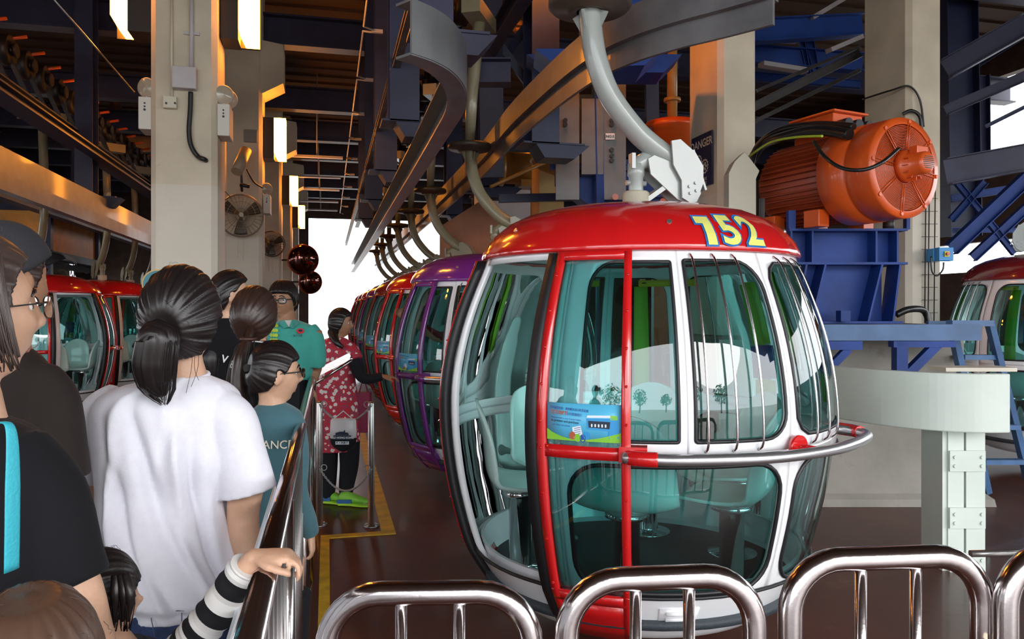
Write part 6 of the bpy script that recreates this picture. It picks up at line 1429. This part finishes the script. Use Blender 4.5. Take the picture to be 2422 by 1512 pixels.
flyaway(mb, HM, 1.0, 60, 24, .018); obj('hair', mb, M_hair, t); glasses(t, HM, 1.0, .0028, (.024, .017))
mb = MB(); mb.tube([HM @ (hairpos(V(cos(a) * .6, .55, .75).normalized(), .93, .02)) for a in [pi * k / 12 for k in range(13)]], .003, 6); obj('hair_band', mb, M_black, t)

# ---------- attendant in teal polo
d = 5.0; s = d / FPX
tor = [(756, 682, 17, .05, 0), (762, 686, 32, .07, 0), (772, 690, 52, .10, 0), (795, 692, 58, .12, 0), (840, 690, 56, .12, 0), (880, 686, 52, .12, 0), (905, 684, 52, .12, 0)]
aR = [T(742, 785, d), T(750, 830, d), T(744, 880, d, .06), T(728, 915, d, -.04)]; aL = [T(642, 785, d), T(632, 830, d), T(636, 880, d, .06), T(650, 915, d, -.04)]
t, HM = person('male attendant in a teal polo shirt and black glasses facing the queue', d, 686, tor, (670, 711), -22, 1.04, skin=M_skin2, fem=False, voxel=.008, arms=[dict(pts=a_, r=[.055, .05, .042, .03], hand=(-UP - FW * .3, FW, 1.0)) for a_ in (aR, aL)], legs=[[T(662, 910, d), T(662, 1080, d), T(662, 1200, d), T(662, 1310, d)], [T(710, 910, d), T(710, 1080, d), T(710, 1200, d), T(710, 1310, d)]], tilt=4)
M_polo = cloth('teal_polo_pique', (.055, .34, .29))
shirt(t, 'polo_shirt', tor, d, M_polo, sleeves=[([T(728, 778, d), T(742, 800, d), T(748, 840, d), T(746, 862, d, .02)], [.06, .066, .064, .066]), ([T(652, 778, d), T(640, 800, d), T(634, 840, d), T(634, 862, d, .02)], [.06, .066, .064, .066])], seed=51, amp=.01)
mb = MB()
for sx, pl_ in ((1, [(684, 773), (690, 757), (700, 752), (703, 765), (694, 776)]), (-1, [(682, 773), (672, 758), (664, 753), (662, 766), (671, 776)])):
    pts = [ontorso(tor, d, x, max(y, 757), .03) for x, y in pl_]; mb.add(pts + [p + FW * .02 for p in pts], [tuple(range(5)), tuple(range(5, 10))] + [(k, (k + 1) % 5, 5 + (k + 1) % 5, 5 + k) for k in range(5)])
obj('collar', mb, M_polo, t)
mb = MB(); pts = [ontorso(tor, d, x, y, .018) for x, y in ((672, 758), (696, 757), (683, 773))]; mb.add(pts + [p + FW * .01 for p in pts], [(0, 1, 2), (3, 4, 5), (0, 1, 4, 3), (1, 2, 5, 4), (2, 0, 3, 5)]); obj('white_undershirt', mb, M_wprint, t)
mb = MB(); mb.add([ontorso(tor, d, 710 + 9 * cos(a), 782 + 6.5 * sin(a), .022) for a in [2 * pi * k / 20 for k in range(20)]], [tuple(range(20))]); lg_ = obj('chest_emblem', mb, flat('emblem_red', (.55, .02, .03), .5), t, recalc=False)
mb = MB(); mb.add([ontorso(tor, d, 710 + 5 * cos(a), 781 + 3 * sin(a), .026) for a in [2 * pi * k / 12 for k in range(12)]], [tuple(range(12))]); surf_text(mb, '海洋公園', tor, d, 704, 793, 4, 0, 0, .022); obj('emblem_mark', mb, M_pdark, lg_, recalc=False)
mb = MB()
for k in range(12): x = 641 + (k % 3) * 6; y = 765 + (k // 3) * 11; mb.add([ontorso(tor, d, x + dx, y + dy_, .024) for dx, dy_ in ((0, 0), (5, 2), (6, 7), (1, 9), (-2, 5))], [(0, 1, 2, 3, 4)])
obj('yellow_pattern', mb, flat('yellow_green_print', (.45, .60, .05), .6), t, recalc=False)
shirt(t, 'trousers', [(895, 686, 50, .12, 0), (940, 686, 52, .12, 0), (985, 686, 50, .12, 0)], d, M_trk, voxel=.014, extra=lg([T(664, 960, d), T(662, 1080, d), T(662, 1200, d), T(662, 1325, d)], [T(708, 960, d), T(710, 1080, d), T(710, 1200, d), T(710, 1325, d)]))
mb = MB(); add_hair(mb, HM, 1.04, [(-1, .40), (-.6, .35), (-.45, .2), (-.25, -.1), (-.1, -.3), (.02, -.1), (.12, -.05), (.25, -.35), (.5, -.6), (1, -.7)], .020, tie=(0, .1, 1), groove=.002, ft=.004); flyaway(mb, HM, 1.04, 40, 33, .022); obj('hair', mb, M_hair, t); glasses(t, HM, 1.04, .0032, (.025, .016))

# ---------- woman in red floral tunic
d = 6.5; s = d / FPX
tor = [(797, 797, 14, .045, 0), (803, 794, 28, .065, 0), (812, 788, 44, .09, 0), (840, 784, 52, .11, 0), (900, 784, 55, .12, 0), (960, 788, 60, .13, 0), (1030, 788, 62, .13, 0), (1066, 788, 62, .125, 0)]
aR = [T(828, 822, d), T(842, 868, d, -.05), T(862, 896, d, -.06), T(905, 891, d, -.04)]
t, HM = person('woman in a red floral tunic and black leggings reaching to a cable car door', d, 790, tor, (807, 766), 78, 1.0, skin=M_skin2, voxel=.008, arms=[dict(pts=aR, r=[.045, .042, .035, .026], hand=(RT - UP * .05, -UP, 1.0, .3, -1))], legs=[[T(775, 1060, d), T(776, 1110, d), T(776, 1150, d), T(774, 1180, d)], [T(828, 1055, d), T(826, 1105, d), T(820, 1145, d), T(818, 1172, d)]])
M_flor = mat('red_floral_cotton', (.50, .018, .035), .8, bump=.2, bs=14); nn = M_flor.node_tree; b_ = nn.nodes['Principled BSDF']
tc_ = nn.nodes.new('ShaderNodeTexCoord'); vo = nn.nodes.new('ShaderNodeTexVoronoi'); vo.inputs['Scale'].default_value = 23; no_ = nn.nodes.new('ShaderNodeTexNoise'); no_.inputs['Scale'].default_value = 60
mx_ = nn.nodes.new('ShaderNodeMath'); mx_.operation = 'MULTIPLY_ADD'; mx_.inputs[1].default_value = .55; rp_ = nn.nodes.new('ShaderNodeValToRGB'); e_ = rp_.color_ramp.elements
nn.links.new(tc_.outputs['Object'], vo.inputs['Vector']); nn.links.new(tc_.outputs['Object'], no_.inputs['Vector']); nn.links.new(no_.outputs['Fac'], mx_.inputs[0]); nn.links.new(vo.outputs['Distance'], mx_.inputs[2]); nn.links.new(mx_.outputs[0], rp_.inputs[0])
rp_.color_ramp.interpolation = 'CONSTANT'; e_[0].position = 0; e_[0].color = (.70, .62, .60, 1); e_[1].position = .64; e_[1].color = (.50, .016, .035, 1); e2 = rp_.color_ramp.elements.new(.86); e2.color = (.09, .09, .16, 1); e3 = rp_.color_ramp.elements.new(.93); e3.color = (.50, .016, .035, 1)
nn.links.new(rp_.outputs['Color'], b_.inputs['Base Color'])
shirt(t, 'floral_tunic', tor, d, M_flor, sleeves=[([T(812, 818, d), T(830, 830, d, -.02), T(840, 852, d, -.04)], [.06, .068, .07]), ([T(755, 818, d), T(742, 835, d), T(738, 858, d)], [.06, .068, .07])], seed=61, amp=.012)
mb = MB(); limb(mb, [T(826, 820, d), T(842, 866, d, -.05), T(862, 896, d, -.06), T(904, 891, d, -.04)], [.055, .054, .045, .034]); obj('black_sleeve', mb, M_trk, t)
mb = MB(); limb(mb, [T(775, 1045, d), T(776, 1100, d), T(776, 1150, d), T(774, 1176, d)], [.092, .080, .066, .054]); limb(mb, [T(826, 1045, d), T(826, 1100, d), T(820, 1145, d), T(818, 1170, d)], [.092, .080, .066, .054]); obj('leggings', mb, M_trk, t)
M_shg = mat('lime_green_mesh', (.25, .62, .06), .6, bump=.3, bs=200); M_shb = mat('shoe_sole_lime', (.45, .75, .05), .5); M_sbl = mat('shoe_side_blue', (.02, .12, .32), .5)
for nm_, px_, dp in (('left', 776, 6.5), ('right', 826, 6.42)):
    c_ = G(px_ + 8, dp, .03); mb = MB(); shoe(mb, c_, RT - FW * .15, .27, .085, .05); sh_ = obj('shoe', mb, M_shg, t); mb = MB(); shoe(mb, c_ - UP * .03, RT - FW * .15, .285, .035, .055); obj('sole', mb, M_shb, sh_); mb = MB(); mb.box(c_ - RT * .06 - FW * .046 + UP * .02, (.12, .012, .03), -YAW); obj('blue_side', mb, M_sbl, sh_)
mb = MB(); add_hair(mb, HM, 1.0, [(-1, .55), (-.6, .5), (-.45, .3), (-.3, -.05), (-.15, -.3), (.1, -.5), (.2, -.85), (1, -.95)], .022); lock(mb, [HM @ V(.0, .07, -.07), T(790, 798, d, -.08), T(798, 812, d, -.12), T(812, 822, d, -.12)], [.045, .035, .025, .012], 20, 6, 8); obj('hair', mb, M_hair, t)
c_ = T(860, 975, d, .04); mb = MB(); mb.box(c_, (.12, .10, .34), -YAW); mb.tube([c_ + UP * .16 - RT * .04, c_ + UP * .3, c_ + UP * .16 + RT * .04], .008, 6); single('shopping_bag', mb, mat('maroon_fabric', (.22, .012, .05), .7, bump=.2), 'maroon bag hanging at the side of the red floral tunic', 'bag', bevel=.02)

# ---------- child reaching for the handrail, striped sleeve
d = 1.30; s = d / FPX
tor = [(1522, 300, 34, .035, 0), (1535, 305, 62, .045, 0), (1560, 310, 92, .06, 0), (1620, 315, 98, .068, 0), (1900, 315, 95, .075, 0), (2150, 315, 100, .08, 0)]
wr = T(600, 1318, 1.275); aR = [T(395, 1590, d), T(440, 1530, d), T(505, 1455, 1.295), wr]
t, HM = person('child in a black and white striped top holding the queue handrail', d, 300, tor, (232, 1428), 112, 0.70, voxel=.005, arms=[dict(pts=aR, r=[.028, .026, .024, .017], hand=(RT * .98 + FW * .12 + UP * .03, -UP, .68, .62, -1))], legs=[[T(275, 2150, d), T(275, 2400, d), T(275, 2700, d), T(275, 2980, d)], [T(355, 2150, d), T(355, 2400, d), T(355, 2700, d), T(355, 2980, d)]])
cs = catmull([T(400, 1585, d), T(440, 1530, d), T(505, 1455, 1.295), T(586, 1340, 1.28)], 12); N_ = len(cs); mb = MB(); n_ = 28
for i in range(N_ - 1):
    mi = (i // 3) % 2; f = lambda j: 0.0345 - .004 * j / N_ + .0016 * sin(j * 1.9)
    mb.tube([cs[i], cs[i + 1]], [f(i), f(i + 1)], n_, mi, caps=(i in (0, N_ - 2)))
M_stb = cloth('black_stripe', (.012, .012, .015)); M_stw = cloth('white_stripe', (.66, .64, .62)); obj('striped_sleeve', mb, [M_stb, M_stw], t)
def stripes(mb):
    pass
mb = MB(); rw = rows_at(tor, d, 40, None, .006); 
for i in range(len(rw) - 1): mb.loft([rw[i], rw[i + 1]], m=(i // 2) % 2, caps=(i in (0, len(rw) - 2)))
obj('striped_top', mb, [M_stb, M_stw], t); shirt(t, 'trousers', [(2120, 315, 96, .078, 0), (2200, 315, 100, .08, 0), (2290, 315, 96, .075, 0)], d, M_trk, voxel=.014, extra=lgs([T(275, 2280, d), T(275, 2450, d), T(275, 2700, d), T(275, 3000, d)], [T(355, 2280, d), T(355, 2450, d), T(355, 2700, d), T(355, 3000, d)]))
mb = MB(); add_hair(mb, HM, 0.70, FRINGE, .018, groove=.0012)
for k, (x0, x1) in enumerate(((285, 290), (295, 303), (275, 270))): lock(mb, [T(x0, 1360, d, -.05), T(x1 + 4, 1410, d, -.06), T(x1, 1470, d, -.05)], [.008, .009, .002], 10, 6, k)
flyaway(mb, HM, 0.70, 60, 44, .018); obj('hair', mb, M_hair, t)
# ---------- small child close to the camera, only hair in view
d = .92; s = d / FPX
tor = [(1850, 75, 60, .04, 0), (1875, 75, 130, .055, 0), (1930, 75, 190, .075, 0), (2100, 75, 200, .085, 0), (2600, 75, 200, .09, 0)]
t, HM = person('small brown haired child at the bottom left corner, close to the camera', d, 75, tor, (70, 1632), 165, .92, voxel=.007, legs=[[T(0, 2600, d), T(0, 2900, d), T(0, 3300, d), T(0, 3900, d)], [T(150, 2600, d), T(150, 2900, d), T(150, 3300, d), T(150, 3900, d)]])
shirt(t, 't_shirt', tor, d, M_tb, seed=71); mb = MB(); add_hair(mb, HM, .92, BOB, .022, tie=(0, .2, 1)); flyaway(mb, HM, .92, 80, 54, .022); obj('hair', mb, M_hairl, t)
# ---------- passenger inside the purple cable car
d = 7.35
tor = [(752, 1118, 10, .05, 0), (760, 1116, 30, .08, 0), (775, 1114, 42, .10, 0), (820, 1112, 44, .11, 0), (880, 1112, 42, .12, 0)]
aR = [T(1080, 775, d), T(1040, 800, 7.3), T(990, 770, 7.35), T(962, 752, 7.45)]
t, HM = person('passenger in dark red inside the purple cable car, one hand out', d, 1112, tor, (1122, 722), -60, 1.0, skin=M_skin2, fem=False, voxel=.010, arms=[dict(pts=aR, r=[.05, .045, .038, .026], hand=(-RT * .8 + UP * .5, -FW, 1.0, .5))], legs=[])
shirt(t, 'dark_red_top', tor, d, cloth('dark_red_cotton', (.12, .015, .018)), seed=81, sleeves=[([T(1084, 772, d), T(1045, 797, 7.3), T(1000, 775, 7.35)], [.055, .05, .045])])
mb = MB(); add_hair(mb, HM, 1.0, MALE, .015); obj('hair', mb, M_hair, t)
